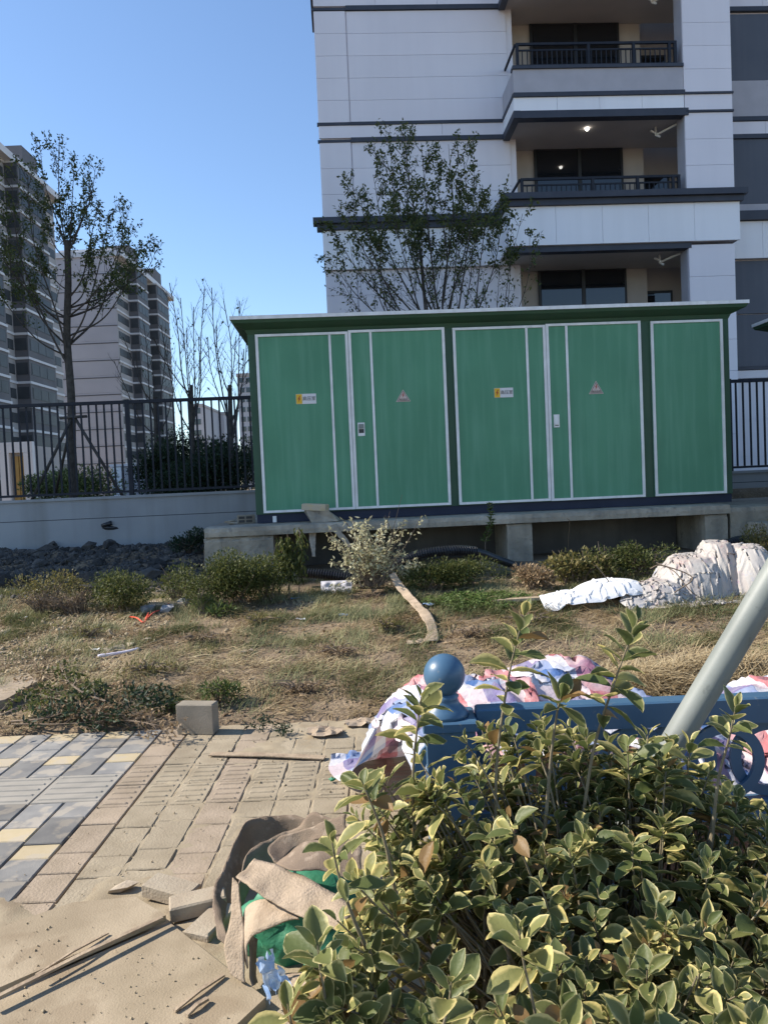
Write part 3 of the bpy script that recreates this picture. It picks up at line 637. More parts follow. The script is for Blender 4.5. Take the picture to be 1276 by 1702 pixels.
MB().box(a.x, b.x, 24, 25.2, .9, a.z - .08).build('body', M['stucco'], sb); MB().box(a.x - .06, b.x + .06, 23.93, 25.27, a.z - .078, a.z).build('lid', M['clad'], sb)
MB().box(a.x, a.x + .3, 23.96, 23.995, .95, a.z - .1).build('door', M['clad_white'], sb)

# ================================================================== GREEN CABINET
CD = 10.473
def text_mesh(txt, size, m):
    cu = bpy.data.curves.new('lettering', 'FONT'); cu.body = txt; cu.size = size; cu.align_x = 'CENTER'; cu.align_y = 'CENTER'; cu.extrude = .0006
    o = bpy.data.objects.new('tmp', cu); COL.objects.link(o)
    dg = bpy.context.evaluated_depsgraph_get(); me = bpy.data.meshes.new_from_object(o.evaluated_get(dg)); me.name = 'lettering'
    bpy.data.objects.remove(o); bpy.data.curves.remove(cu); me.materials.clear(); me.materials.append(m); return me
def face_m(u, d, z): return Matrix.Translation(L(u, d, z)) @ Matrix.Rotation(YAW, 4, 'Z') @ Matrix.Rotation(math.pi/2, 4, 'X')
def bolt(u, d, z, s):                                       # lightning mark, s = height
    pts = [(.10,.5),(-.22,-.06),(-.02,-.04),(-.12,-.5),(.24,.08),(.03,.07),(.22,.5)]
    return MB(LOC).prism([(u + a*s, d, z + b*s) for a, b in pts], (0, -.002, 0))
def roof(t, u0, u1, dd0, dd1, z):
    prof = [(.0, z - .20), (-.025, z - .14), (-.17, z - .075), (-.19, z - .035)]     # cornice sweeping out under the roof
    b = MB(LOC); rings = [[(u0+e, dd0+e, zz), (u1-e, dd0+e, zz), (u1-e, dd1-e, zz), (u0+e, dd1-e, zz)] for e, zz in prof]
    v = [p for r in rings for p in r]
    b.add(v, [(k*4+i, k*4+(i+1)%4, k*4+4+(i+1)%4, k*4+4+i) for k in range(3) for i in range(4)] + [(12,13,14,15)])
    r = b.build('roof', M['green_dark'], t)
    e = .20; b = MB(LOC).box(u0 - e, u1 + e, dd0 - e, dd1 + e, z - .034, z + .012)
    b.add([(u0-e, dd0-e, z+.013), (u1+e, dd0-e, z+.013), (u1+e, dd1+e, z+.013), (u0-e, dd1+e, z+.013), (u0+1, (dd0+dd1)/2, z+.10), (u1-1, (dd0+dd1)/2, z+.10)],
          [(0,1,5,4),(1,2,5),(2,3,4,5),(3,0,4)])
    b.build('roof_edge', M['alu'], r)
cb = thing('substation_cabinet', 'large green metal electrical cabinet with silver framed doors on the concrete platform', 'electrical cabinet', L(2.1, CD, 1.07))
U0c, U1c = -1.195, 5.40
bbx('base', U0c + .01, U1c - .01, CD + .012, 12.6, 1.07, 1.185, 'navy', cb)
bbx('body', U0c, U1c, CD, 12.62, 1.187, 3.66, 'green_dark', cb)
bbx('base_lug', U0c + .22, U0c + .27, CD - .02, CD + .01, 1.075, 1.16, 'alu', cb)
roof(cb, U0c, U1c, CD, 12.62, 3.80)
def door(u0, u1, z0, z1, trims, label=None, left=True, right=True, lug=False):
    d = bbx('door', u0, u1, CD - .022, CD - .002, z0, z1, 'green', cb)
    s = .032
    bbx('trim', u0, u1, CD - .040, CD - .023, z1 - s, z1, 'alu', d); bbx('trim', u0, u1, CD - .040, CD - .023, z0, z0 + s, 'alu', d)
    if left: bbx('trim', u0, u0 + s*1.15, CD - .042, CD - .023, z0 + s + .001, z1 - s - .001, 'alu', d)
    if right: bbx('trim', u1 - s*1.15, u1, CD - .042, CD - .023, z0 + s + .001, z1 - s - .001, 'alu', d)
    for u in trims: bbx('trim', u - .016, u + .016, CD - .036, CD - .023, z0 + s + .001, z1 - s - .001, 'alu', d)
    return d
ZB, ZT = 1.205, 3.595
d1 = door(-1.09, .145, ZB, ZT, (-.10,)); d2 = door(.150, 1.45, ZB, ZT + .015, (.45,)); d3 = door(1.56, 2.83, ZB - .005, ZT, (2.57,)); d4 = door(2.835, 4.15, ZB - .01, ZT + .012, (3.12,)); d5 = door(4.29, 5.30, ZB - .01, ZT, ())
def room_label(dr, u0, u1, z0, z1):
    d = CD - .0235
    p = bbx('label_plate', u0, u1, d - .004, d, z0, z1, 'sign_white', dr)
    bbx('label_square', u0 + .003, u0 + (u1-u0)*.30, d - .0055, d - .0042, z0 + .003, z1 - .003, 'sign_yellow', dr)
    bolt(u0 + (u1-u0)*.15, d - .0057, (z0+z1)/2, (z1-z0)*.62).build('bolt_mark', M['sign_red'], dr)
    put('lettering', text_mesh('高压室', (z1-z0)*.44, M['sign_ink']), dr, face_m(u0 + (u1-u0)*.65, d - .0062, (z0+z1)/2))
room_label(d1, -.585, -.315, 2.65, 2.785); room_label(d3, 2.10, 2.36, 2.635, 2.765)
def triangle(dr, uc, z0, wd, h):
    d = CD - .0235
    MB(LOC).prism([(uc - wd/2, d, z0), (uc + wd/2, d, z0), (uc, d, z0 + h)], (0, -.004, 0)).build('warning_sign', M['sign_pale'], dr)
    k = MB(LOC); a = [(uc - wd*.42, z0 + h*.05), (uc + wd*.42, z0 + h*.05), (uc, z0 + h*.90)]; c = ((uc), z0 + h*.34)
    inn = [(c[0] + (x - c[0])*.90, c[1] + (z - c[1])*.90) for x, z in a]
    for i in range(3):
        j = (i+1) % 3; k.prism([(a[i][0], d-.0045, a[i][1]), (a[j][0], d-.0045, a[j][1]), (inn[j][0], d-.0045, inn[j][1]), (inn[i][0], d-.0045, inn[i][1])], (0, -.0012, 0))
    k.build('sign_border', M['sign_ink'], dr)
    bolt(uc, d - .0047, z0 + h*.53, h*.42).build('bolt_mark', M['sign_red'], dr)
    put('lettering', text_mesh('高压危险', h*.17, M['sign_ink']), dr, face_m(uc, d - .006, z0 + h*.17))
triangle(d2, .857, 2.63, .20, .165); triangle(d4, 3.508, 2.635, .205, .18)
def lock(dr, u0, u1, z0, z1, black):
    p = bbx('lock_plate', u0, u1, CD - .030, CD - .0225, z0, z1, 'alu', dr)
    bbx('lock_recess', u0 + .012, u1 - .012, CD - .0325, CD - .0302, z0 + (z1-z0)*.22, z0 + (z1-z0)*.52, 'black', dr) if black else None
    bbx('lock_lever', u0 + .012, u1 - .012, CD - .042, CD - .0303, z0 + (z1-z0)*(.55 if black else .22), z1 - .02, 'alu' if not black else 'pole', dr)
    if not black: bbx('lock_slot', u0 + .015, u1 - .015, CD - .0325, CD - .0302, z0 + .02, z0 + .03, 'black', dr)
lock(d2, .225, .32, 2.19, 2.37, True); lock(d4, 2.905, 2.985, 2.20, 2.375, False)
# second cabinet, its roof corner just enters on the right
c2 = thing('substation_cabinet', 'second green cabinet of which only a roof corner shows at the right edge', 'electrical cabinet', L(7.2, 11.2, 1.0))
rc = at(1248, 541, 11.5)
ruc = (rc.x * CY + rc.y * SY) + .20; rdc = (-rc.x * SY + rc.y * CY) - .20
bbx('base', ruc + .03, ruc + 2.6, rdc - 2.2, rdc - .03, 1.02, 1.15, 'navy', c2); bbx('body', ruc, ruc + 2.63, rdc - 2.23, rdc, 1.152, rc.z - .15, 'green_dark', c2)
for q in (0, 1): bbx('door', ruc + .12 + q * 1.25, ruc + 1.3 + q * 1.25, rdc - 2.25, rdc - 2.232, 1.2, rc.z - .28, 'green', c2); bbx('side_door', ruc - .02, ruc - .002, rdc - 2.1 + q * 1.05, rdc - 1.1 + q * 1.05, 1.2, rc.z - .28, 'green', c2)
roof(c2, ruc, ruc + 2.63, rdc - 2.23, rdc, rc.z)

# ================================================================== TREES
def grow(mb, leaves, p0, d0_, ln, r0, lvl, leafy, up=.25, wob=.25):
    """one branch as a tapering bent tube; adds twigs; collects leaf spots"""
    n = max(4, int(ln / .12) if lvl < 2 else 4); pts = [Vector(p0)]; d = Vector(d0_).normalized()
    for i in range(n):
        d = (d + Vector((random.gauss(0, wob), random.gauss(0, wob), random.gauss(0, wob) + up)) * (1.0 / n)).normalized()
        pts.append(pts[-1] + d * (ln / n))
    mb.tube(pts, [r0 * (1 - .8 * i / n) for i in range(n + 1)], 5 if lvl == 0 else 4 if lvl == 1 else 3, False)
    side_twigs(mb, leaves, pts, r0, lvl, leafy, ln)
def side_twigs(mb, leaves, pts, r0, lvl, leafy, ln, start=.3, dens=1.0):
    n = len(pts) - 1
    if lvl < 2:
        cnt = max(2, int((5 if lvl == 0 else 3) * dens * (1 + ln * .5)))
        for k in range(cnt):
            q = start + (1 - start) * (k + random.random()) / cnt; i = min(n - 1, int(q * n))
            t = (pts[i+1] - pts[i]).normalized(); o = t.orthogonal().normalized(); o.rotate(Matrix.Rotation(random.uniform(0, 6.28), 3, t))
            grow(mb, leaves, pts[i], t * .75 + o * .65 + Vector((0, 0, .2)), ln * random.uniform(.28, .48) * (1.15 - q * .5), r0 * (.5 if lvl == 0 else .55), lvl + 1, leafy)
    if lvl >= 1:
        for i in range(1, n + 1):
            for _ in range(leafy if lvl == 2 else max(1, leafy // 2)):
                if random.random() < .8: leaves.append((pts[i] + Vector((random.gauss(0, .03), random.gauss(0, .03), random.gauss(0, .03))), pts[i] - pts[i-1]))
def tree(name, label, base, trunk_pts, r, stems, leafy, leaf_len, lm, group=None, stem_r=.028, dens=1.0, leaf_above=None, thin=1.0, minr=.004):
    t = thing(name, label, 'tree', base, group)
    mb = MB(); leaves = []
    pts = catmull(trunk_pts, 6); m = len(pts)
    mb.tube(pts, [r * (1 - .35 * i / m) for i in range(m)], 9, False)
    for (f, tip) in stems:
        i = min(m - 1, int(f * (m - 1))); p = pts[i]; tip = Vector(tip); ln = (tip - p).length
        out = Vector((tip.x - p.x, tip.y - p.y, 0))
        c1 = p + out * .42 + Vector((0, 0, (tip.z - p.z) * .22)); c2 = p + out * .80 + Vector((0, 0, (tip.z - p.z) * .62))
        sp = catmull([p, c1 + Vector((random.gauss(0,.05), random.gauss(0,.05), 0)) * ln * .5, c2 + Vector((random.gauss(0,.05), random.gauss(0,.05), 0)) * ln * .4, tip], 8)
        rr = min(r * .7, stem_r * (.6 + ln * .22))
        mb.tube(sp, [max(minr, rr * (1 - .86 * k / (len(sp) - 1))) for k in range(len(sp))], 6, False)
        side_twigs(mb, leaves, sp, rr * .6, 0, leafy, ln * .62, .36, dens)
    mb.build('trunk', M['bark'], t, True)
    if leaf_above is not None: leaves = [q for q in leaves if q[0].z > leaf_above or random.random() < .22]
    if thin < 1: leaves = [q for q in leaves if random.random() < thin]
    if leaves:
        n = len(leaves); P = np.array([q[0] for q in leaves]); D = unit(np.array([q[1] for q in leaves]) + 1e-6)
        A = D * .4 + rs.normal(size=(n, 3)) * .6 + (0, 0, -.35); N = rs.normal(size=(n, 3)) + (0, 0, .8)
        ll = leaf_len * rs.uniform(.6, 1.25, n)
        leafobj('crown', P, A, N, ll, ll * .46, lm, t)
    return t
def P3(px, py, Y): return at(px, py, Y)
# tree in front of the apartment block
Yt = 14.9; tb = P3(738, 790, Yt); tb.z = 1.15
tips = [(665,222),(700,238),(745,240),(640,255),(620,290),(596,318),(575,352),(556,385),(549,430),(770,268),(792,300),(812,330),(835,350),(680,300),(725,300),(650,345),(600,400),(760,350),(570,470),(785,390),(700,380),(628,440)]
stems = [(random.uniform(.45, 1), P3(x, y, Yt + random.uniform(-1.0, 1.0))) for x, y in tips]
tree('street_tree', 'many stemmed leafy tree rising behind the green cabinet in front of the pale block', tb,
     [tb, P3(739, 700, Yt), P3(742, 600, Yt), P3(741, 545, Yt)], .08, stems, 7, .078, M['leaf_tree'], stem_r=.018, leaf_above=5.9, thin=.8, dens=1.2)
tb = P3(815, 790, 14.6); tb.z = 1.15
tree('street_tree', 'slim sparse sapling beside the many stemmed tree below the balcony', tb, [tb, P3(818, 650, 14.6), P3(822, 560, 14.6)], .035,
     [(.9, P3(868, 355, 14.5)), (.8, P3(880, 390, 14.3)), (.6, P3(830, 440, 14.8)), (1, P3(850, 420, 14.6)), (.9, P3(805, 480, 14.6))], 4, .085, M['leaf_tree'], stem_r=.012, leaf_above=5.5, thin=.8)
# staked tree on the left
Yl = 15.2; tb = P3(122, 822, Yl); tb.z = 1.15
tips = [(66,234),(98,240),(124,262),(160,272),(150,315),(165,340),(182,352),(214,352),(205,385),(238,408),(262,412),(225,440),(45,285),(20,300),(2,345),(-20,380),(10,420),(60,330),(100,330),(120,380),(160,400),(70,420),(-10,470),(190,460),(30,480)]
stems = [(random.uniform(.52, .74) if abs(x - 110) > 60 else random.uniform(.7, 1.0), P3(x, y, Yl + random.uniform(-1.2, 1.2))) for x, y in tips]
lt = tree('street_tree', 'tall leafy tree held by timber stakes behind the left railing', tb,
     [tb, P3(120, 740, Yl), P3(119, 660, Yl), P3(112, 560, Yl), P3(114, 470, Yl), P3(112, 400, Yl)], .088, stems, 6, .075, M['leaf_tree'], stem_r=.019, leaf_above=5.2, thin=.48, dens=1.25)
ts = thing('tree_stakes', 'timber tripod stakes propping the left street tree', 'tree stakes', (tb.x, tb.y, 1.15))
for (x, y, dy) in ((52, 826, -.5), (205, 818, -.3), (92, 815, .8)): MB().tube([P3(122, 690, Yl - .1), P3(x, y + 8, Yl + dy)], .03, 7).build('stake', M['stake'], ts, True)
MB().tube([P3(100, 695, Yl - .15), P3(145, 692, Yl - .15)], .03, 7).build('crossbar', M['stake'], ts, True)
# bare young trees
for lab, bx, top, Yb, tp in (('bare young tree with a few dead leaves nearest the second tower', 318, 640, 19, [(282,470),(300,495),(322,510),(268,540),(340,480),(255,560),(310,545),(330,560)]),
                     ('bare young tree with thin upright twigs beside the green cabinet', 382, 640, 17, [(352,478),(372,500),(398,500),(410,530),(360,540),(392,560),(345,560),(405,580)]),
                     ('bare spreading tree low in front of the second tower', 258, 660, 21, [(205,560),(225,585),(240,540),(190,600),(275,570),(250,600),(292,600)])):
    b = P3(bx, 810, Yb); b.z = 1.15
    tree('bare_tree', lab, b, [b, P3(bx + 2, 740, Yb), P3(bx, top, Yb)], .07, [(random.uniform(.5, 1), P3(x, y, Yb + random.uniform(-1, 1))) for x, y in tp], 1, .09, M['leaf_tree'], 'bare young trees', stem_r=.02, dens=1.3, thin=.03, minr=.010)

# ================================================================== SHRUBS AND WEEDS
def shrub(name, label, base, rx, ry, h, n, leaf, lm, group=None, stems=14, clumps=9, stem_m='twig', flat=.5, wr=.5, hang=0.0, low=.12, cat='shrub'):
    n = int(n * 1.5); leaf *= .88
    t = thing(name, label, cat, base, group); b = Vector(base); mb = MB(); P = []; D = []
    cl = []
    for k in range(clumps):
        a = random.uniform(0, 6.28); q = math.sqrt(random.random()) * .72
        hh = h * random.uniform(.35, .8) * (1 - .35 * q)
        cl.append((b + Vector((rx*q*math.cos(a), ry*q*math.sin(a), hh)), random.uniform(.32, .55)))
    for k in range(stems):
        c, r = cl[k % clumps]; e = c + Vector((random.gauss(0, rx*.25), random.gauss(0, ry*.25), abs(random.gauss(0, h*.2))))
        mb.tube(catmull([b + Vector((random.uniform(-.3,.3)*rx, random.uniform(-.3,.3)*ry, -.05)), b.lerp(e, .5) + Vector((random.gauss(0,.02), random.gauss(0,.02), .03)), e], 4), [.008, .007, .007, .006, .005, .005, .004, .003, .002], 4, False)
    for k in range(n):
        c, r = cl[random.randrange(clumps)]
        v = Vector((random.gauss(0,1), random.gauss(0,1), random.gauss(0,1))).normalized() * (random.random() ** .45)
        p = c + Vector((v.x*rx*r*1.25, v.y*ry*r*1.25, v.z*h*r*.62)) 
        if p.z < b.z + low * h: p.z = b.z + low * h + random.random() * .1 * h
        P.append(p); D.append(v + Vector((0, 0, .5 - hang)))
    mb.build('stems', M[stem_m], t)
    P = np.array(P); D = np.array(D); A = D + rs.normal(size=(n, 3)) * .55; N = rs.normal(size=(n, 3)) * flat + (0, 0, 1)
    ll = leaf * rs.uniform(.55, 1.3, n); leafobj('foliage', P, A, N, ll, ll * wr, M[lm], t)
    return t
def gp(px, py, Y):                                          # point on the ground at distance Y below a pixel column
    p = at(px, py, Y); p.z = terrain(p.x, p.y); return p
shrub('low_shrub', 'half dry yellowish shrub at the left edge of the rubble', gp(88, 1010, 8.4), .38, .3, .46, 1500, .035, 'leaf_olive', 'shrubs along the grass strip', stem_m='twig')
for k, (px, Y) in enumerate(((75, 8.2), (125, 8.15))): shrub('dry_weed', ('tangled dry brown weed in front of the half dry shrub', 'dry brown weed right of the half dry shrub')[k], gp(px, 1010, Y), .34, .25, .34, 500, .03, 'leaf_brown', 'dry weeds', stems=60, wr=.2, cat='weed')
shrub('low_shrub', 'rounded green shrub standing alone before the rubble', gp(206, 1005, 8.2), .36, .28, .5, 2800, .036, 'leaf_bush', 'shrubs along the grass strip')
shrub('low_shrub', 'loose thin shrub left of the big dark shrub', gp(300, 1000, 8.45), .24, .2, .5, 900, .036, 'leaf_bush', 'shrubs along the grass strip')
for lab, px, Y, rx, h, n in (('tall left dome of the dark green shrub row before the platform', 348, 8.7, .34, .62, 2600), ('middle dome of the dark green shrub row before the platform', 398, 8.8, .34, .68, 2800), ('right dome of the dark green shrub row before the platform', 447, 8.9, .32, .62, 2400)):
    shrub('low_shrub', lab, gp(px, 1005, Y - .5), rx * 1.08, .36, h, int(n * 1.25), .034, 'leaf_bush', 'shrubs along the grass strip', clumps=14)
shrub('feathery_plant', 'bright green feathery low plant at the foot of the shrub row', gp(340, 1005, 7.85), .15, .14, .26, 1400, .03, 'leaf_bright', wr=.16, cat='plant')
shrub('broadleaf_weed', 'small broad leaved weed beside the feathery plant', gp(362, 1008, 7.8), .17, .13, .16, 260, .05, 'leaf_bright', cat='weed')
shrub('low_shrub', 'dark weeds growing against the wall left of the platform', gp(318, 930, 11.2), .28, .3, .42, 1300, .045, 'leaf_dark', stems=20)
for k in range(9):
    b_ = hit((150, 330, 430, 560, 640, 780, 880, 500, 250)[k], (1060, 1070, 1040, 1090, 1050, 1060, 1040, 1150, 1120)[k])
    shrub('dry_weed', 'low ragged clump of dead weed in the dry grass', b_, random.uniform(.15, .3), .15, random.uniform(.07, .14), 160, .05, 'leaf_brown' if k % 2 else 'leaf_olive', 'dead weed clumps in the grass', stems=26, wr=.22, cat='weed')
# drooping weeds left of the pipe
def droop(label, px, top, Y, h):
    b = gp(px, 990, Y); t = thing('drooping_weed', label, 'weed', b, 'drooping weeds before the platform')
    tip = at(px + random.uniform(-4, 6), top, Y); sp = catmull([b, b.lerp(tip, .5) + Vector((.02, 0, 0)), tip], 8)
    MB().tube(sp, [.008 - .0003*i for i in range(len(sp))], 5, False).build('stem', M['twig'], t)
    n = 170; q = rs.uniform(.35, 1, n); P = np.array([sp[int(x * (len(sp)-1))] for x in q]) + rs.normal(size=(n, 3)) * .03
    A = rs.normal(size=(n, 3)) * (.45, .45, .2) + (0, 0, -1); leafobj('foliage', P, A, rs.normal(size=(n, 3)), .09 * rs.uniform(.6, 1.3, n), .026, M['leaf_bush'], t)
for lab, px, top in (('drooping weed nearest the shrub row', 463, 892), ('drooping weed in the middle of the three', 480, 888), ('tallest drooping weed next to the corrugated pipe', 496, 876)): droop(lab, px, top, 8.45, .8)
# wilted uprooted plant
wb = gp(620, 1000, 8.5); wb.z += .02
wt = thing('wilted_plant', 'big uprooted plant with pale wilted leaves before the platform', 'plant', wb)
mb = MB(); P = []; A = []
for k in range(70):
    px, py = random.gauss(620, 36), random.uniform(858, 950)
    if random.random() < .25: px = random.uniform(545, 690); py = random.uniform(880, 980)
    e = at(px, py, 8.5 + random.uniform(-.4, .4)); s0 = wb + Vector((random.gauss(0,.05), random.gauss(0,.05), .08))
    sp = catmull([s0, s0.lerp(e, .5) + Vector((random.gauss(0,.04), random.gauss(0,.04), .06)), e], 6)
    mb.tube(sp, [.008 - .0004*i for i in range(len(sp))], 4, False)
    for i in range(4, len(sp)):
        for _ in range(random.randint(1, 5)): P.append(sp[i] + Vector((random.gauss(0,.025), random.gauss(0,.025), random.gauss(0,.025)))); A.append((sp[i]-sp[i-1]).normalized()*.4 + Vector((random.gauss(0,.6), random.gauss(0,.6), random.gauss(-.4,.5))))
for (x0, y0, x1, y1) in ((640, 930, 668, 822), (655, 940, 672, 860), (625, 930, 648, 850), (650, 900, 640, 856), (600, 930, 575, 868)):
    mb.tube(catmull([wb, at(x0, y0, 8.5), at(x1, y1, 8.45)], 5), [.007]*6 + [.005]*3 + [.003]*2, 4, False)
mb.build('stems', M['twig'], wt)
n = len(P); leafobj('foliage', np.array(P), np.array(A), rs.normal(size=(n, 3)), .055 * rs.uniform(.5, 1.4, n), .026 * rs.uniform(.6, 1.3, n), M['leaf_pale'], wt)
mb = MB(); rc_ = at(618, 1002, 8.3)
for k in range(420):
    v = Vector((random.gauss(0,1), random.gauss(0,.8), random.gauss(0,.8))).normalized(); p0 = rc_ + v * .05; p1 = rc_ + Vector((v.x*.22, v.y*.16, v.z*.13)) * random.uniform(.6, 1.1)
    mb.tube([p0, (p0+p1)/2 + Vector((random.gauss(0,.03), random.gauss(0,.03), random.gauss(0,.03))), p1 + Vector((random.gauss(0,.03), 0, random.gauss(0,.03)))], [.004, .003, .0015], 3, False)
mb.build('root_ball', M['root'], wt)
# hedge lumps, ground cover and weeds to the right
for lab, px, Y, rx, h, n in (('dark hedge plant under the curved pipe, left one', 715, 8.55, .34, .38, 2600), ('dark hedge plant under the curved pipe, right one', 785, 8.5, .40, .40, 3200)):
    shrub('low_shrub', lab, gp(px, 980, Y), rx, .28, h, n, .034, 'leaf_bush', 'shrubs along the grass strip', clumps=10)
for lab, px, py, Y, rx, h, n, lm, lf in (('grassy weed with long arching leaves right of the pier', 955, 970, 8.5, .36, .5, 1100, 'leaf_olive', .06), ('reddish green shrub between arching weed and tarpaulin heap', 1010, 970, 8.55, .32, .46, 1600, 'leaf_bush', .035),
                        ('dense green shrub left of the tarpaulin heap', 1072, 970, 8.6, .36, .5, 2200, 'leaf_bush', .036), ('yellowing shrub right behind the tarpaulin heap', 1272, 970, 8.9, .3, .62, 1800, 'leaf_olive', .04),
                        ('dry grassy tussock at the right of the pier', 890, 985, 8.35, .24, .3, 900, 'leaf_brown', .05)):
    shrub('low_shrub', lab, gp(px, py, Y), rx, .28, h, n, lf, lm, 'shrubs along the grass strip', stems=30)
# tall single weed with a spiky spire
b = gp(812, 940, 9.4); tw = thing('spire_weed', 'tall single weed with a spiky leafy spire against the cabinet base', 'weed', b)
tip = at(813, 834, 9.4); sp = catmull([b, at(806, 905, 9.4), at(815, 870, 9.4), tip], 8)
MB().tube(sp, [.007 - .0002*i for i in range(len(sp))], 5, False).build('stem', M['twig'], tw)
n = 220; q = rs.uniform(.38, 1, n); P = np.array([sp[int(x*(len(sp)-1))] for x in q]); A = rs.normal(size=(n, 3)) * (1, 1, .1) + (0, 0, .5)
leafobj('foliage', P, A, rs.normal(size=(n, 3)) + (0, 0, 1), (.085 - .05*(q-.38)) * rs.uniform(.7, 1.2, n), .014, M['leaf_bright'], tw)
b = gp(945, 960, 9.3); tw = thing('dry_stalk', 'thin dry stalk bent over before the dark platform bay', 'weed', b)
MB().tube(catmull([b, at(944, 900, 9.3), at(946, 868, 9.3), at(942, 862, 9.3)], 5), .004, 4).build('stem', M['leaf_brown'], tw)
# plants behind the railing
for lab, px, py, Y, rx, h, n, lm, lf in (
    ('dark clipped evergreen just behind the railing beside the cabinet', 352, 812, 17, .85, 1.5, 5200, 'leaf_dark', .09), ('dark clipped evergreen behind the railing, left neighbour', 300, 812, 18, .75, 1.2, 4200, 'leaf_dark', .09),
    ('dense dark evergreen closing the gap beside the cabinet', 392, 812, 19, .8, 1.9, 4200, 'leaf_dark', .09), ('dark upright shrub in front of the distant blocks', 345, 812, 24, .9, 2.3, 3600, 'leaf_dark', .10),
    ('tall dark conifer rising above the railing', 300, 812, 22, .8, 2.6, 4800, 'leaf_dark', .10), ('rounded dark evergreen farther back behind the railing', 262, 812, 20, .8, 1.7, 4200, 'leaf_dark', .10),
    ('pale yellowish shrub behind the staked tree', 150, 815, 20, .9, 1.3, 2600, 'leaf_hedge', .10), ('pale green shrub behind the railing left of the staked tree', 85, 815, 21, .8, 1.2, 2400, 'leaf_hedge', .10), ('low clipped hedge lump behind the railing', 130, 822, 17, 1.3, .35, 2600, 'leaf_hedge', .06)):
    p = at(px, py, Y); p.z = 1.17
    shrub('garden_shrub', lab, p, rx, rx * .8, h, n, lf, lm, 'shrubs behind the railing', clumps=16, stems=16)

# ================================================================== RUBBLE, GRASS, LITTER
def rock_mesh(seed, m):
    import bmesh
    bm = bmesh.new(); bmesh.ops.create_icosphere(bm, subdivisions=1, radius=1)
    for v in bm.verts:
        k = .75 + .5 * noise.noise(v.co * 1.3 + Vector((seed*7, 0, 0))); v.co *= k; v.co.z *= .72
        v.co += Vector((random.gauss(0,.08), random.gauss(0,.08), random.gauss(0,.08)))
    me = bpy.data.meshes.new('rock'); bm.to_mesh(me); bm.free(); me.materials.append(m); return me
rocks = [rock_mesh(s, M['rock']) for s in range(7)]; prock = [rock_mesh(s + 20, M['pale_rock']) for s in range(4)]
M['grey_rock'] = mat('grey_stone', (.30,.30,.31), (.22,.22,.23), 6, .9, .5, 40)
grocks = [rock_mesh(s + 40, M['grey_rock']) for s in range(3)]
for k in range(150):
    x = random.uniform(-6.2, -2.4); y = random.uniform(9.0, 12.9)
    s = random.choice((.05, .06, .08, .1, .14)) * random.uniform(.8, 1.2)
    if k < 8: s = random.uniform(.15, .2); y = random.uniform(8.9, 10)
    o = put('rubble_rock', rocks[k % 7], None, Matrix.Translation((x, y, terrain(x, y) + s * .25)) @ Matrix.Rotation(random.uniform(0, 6.28), 4, 'Z') @ Matrix.Rotation(random.uniform(-.5, .5), 4, 'X') @ Matrix.Diagonal((s*1.25, s, s, 1)))
    tag(o, 'dark grey broken rock in the shaded rubble under the railing wall', 'rock', 'rocks of the rubble heap')
nR = 9000; X = rs.uniform(-7.5, -2.2, nR); Yy = rs.uniform(8.7, 13.1, nR); P = np.stack([X, Yy, [terrain(a, b) for a, b in zip(X, Yy)]], 1)
bits('rubble_chips', P, rs.gamma(2, .016, nR) + .012, M['rock'], 'loose dark stone chips of the rubble heap', 'rubble')
for k, (px, py, s) in enumerate(((102, 1047+60, .0), (128, 1092, .05), (182, 1090, .07), (200, 1087, .075), (218, 1083, .06), (245, 1078, .05), (8, 1072, .07), (40, 1020, .05), (5, 1095, .04), (270, 1060, .035), (520, 1030, .03), (597, 1038, .03), (500, 1028, .03))):
    if not s: continue
    p = gnd(px, py, .12); p.z = terrain(p.x, p.y) + s * .2
    tag(put('pale_stone', prock[k % 4], None, Matrix.Translation(p) @ Matrix.Rotation(k * 1.3, 4, 'Z') @ Matrix.Diagonal((s*1.2, s, s*.7, 1))), 'pale sunlit stone lying in the dry grass', 'stone', 'pale stones in the dry grass')
for k, (px, py, s) in enumerate(((242, 1000, .11), (275, 1000, .13), (303, 992, .1))):
    p = gnd(px, py, .4); p.z = terrain(p.x, p.y) + s * .3
    tag(put('grey_boulder', grocks[k], None, Matrix.Translation(p) @ Matrix.Rotation(k * 2.1, 4, 'Z') @ Matrix.Diagonal((s*1.3, s, s, 1))), ('grey angular boulder left of the gap between the shrubs', 'broad grey boulder in the gap between the shrubs', 'bluish grey boulder right of the gap between the shrubs')[k], 'rock', 'boulders between the shrubs')
ps = thing('concrete_fragment', 'flat pale concrete fragment on the grass below the grey boulders', 'concrete slab', gnd(272, 1008, .3))
a, b, c, d = [gnd(x, y, .30) for x, y in ((240, 1014), (305, 1010), (300, 1000), (250, 1003))]
MB().prism([a, b, c, d], (0, 0, .05)).build('slab', M['pale_rock'], ps)

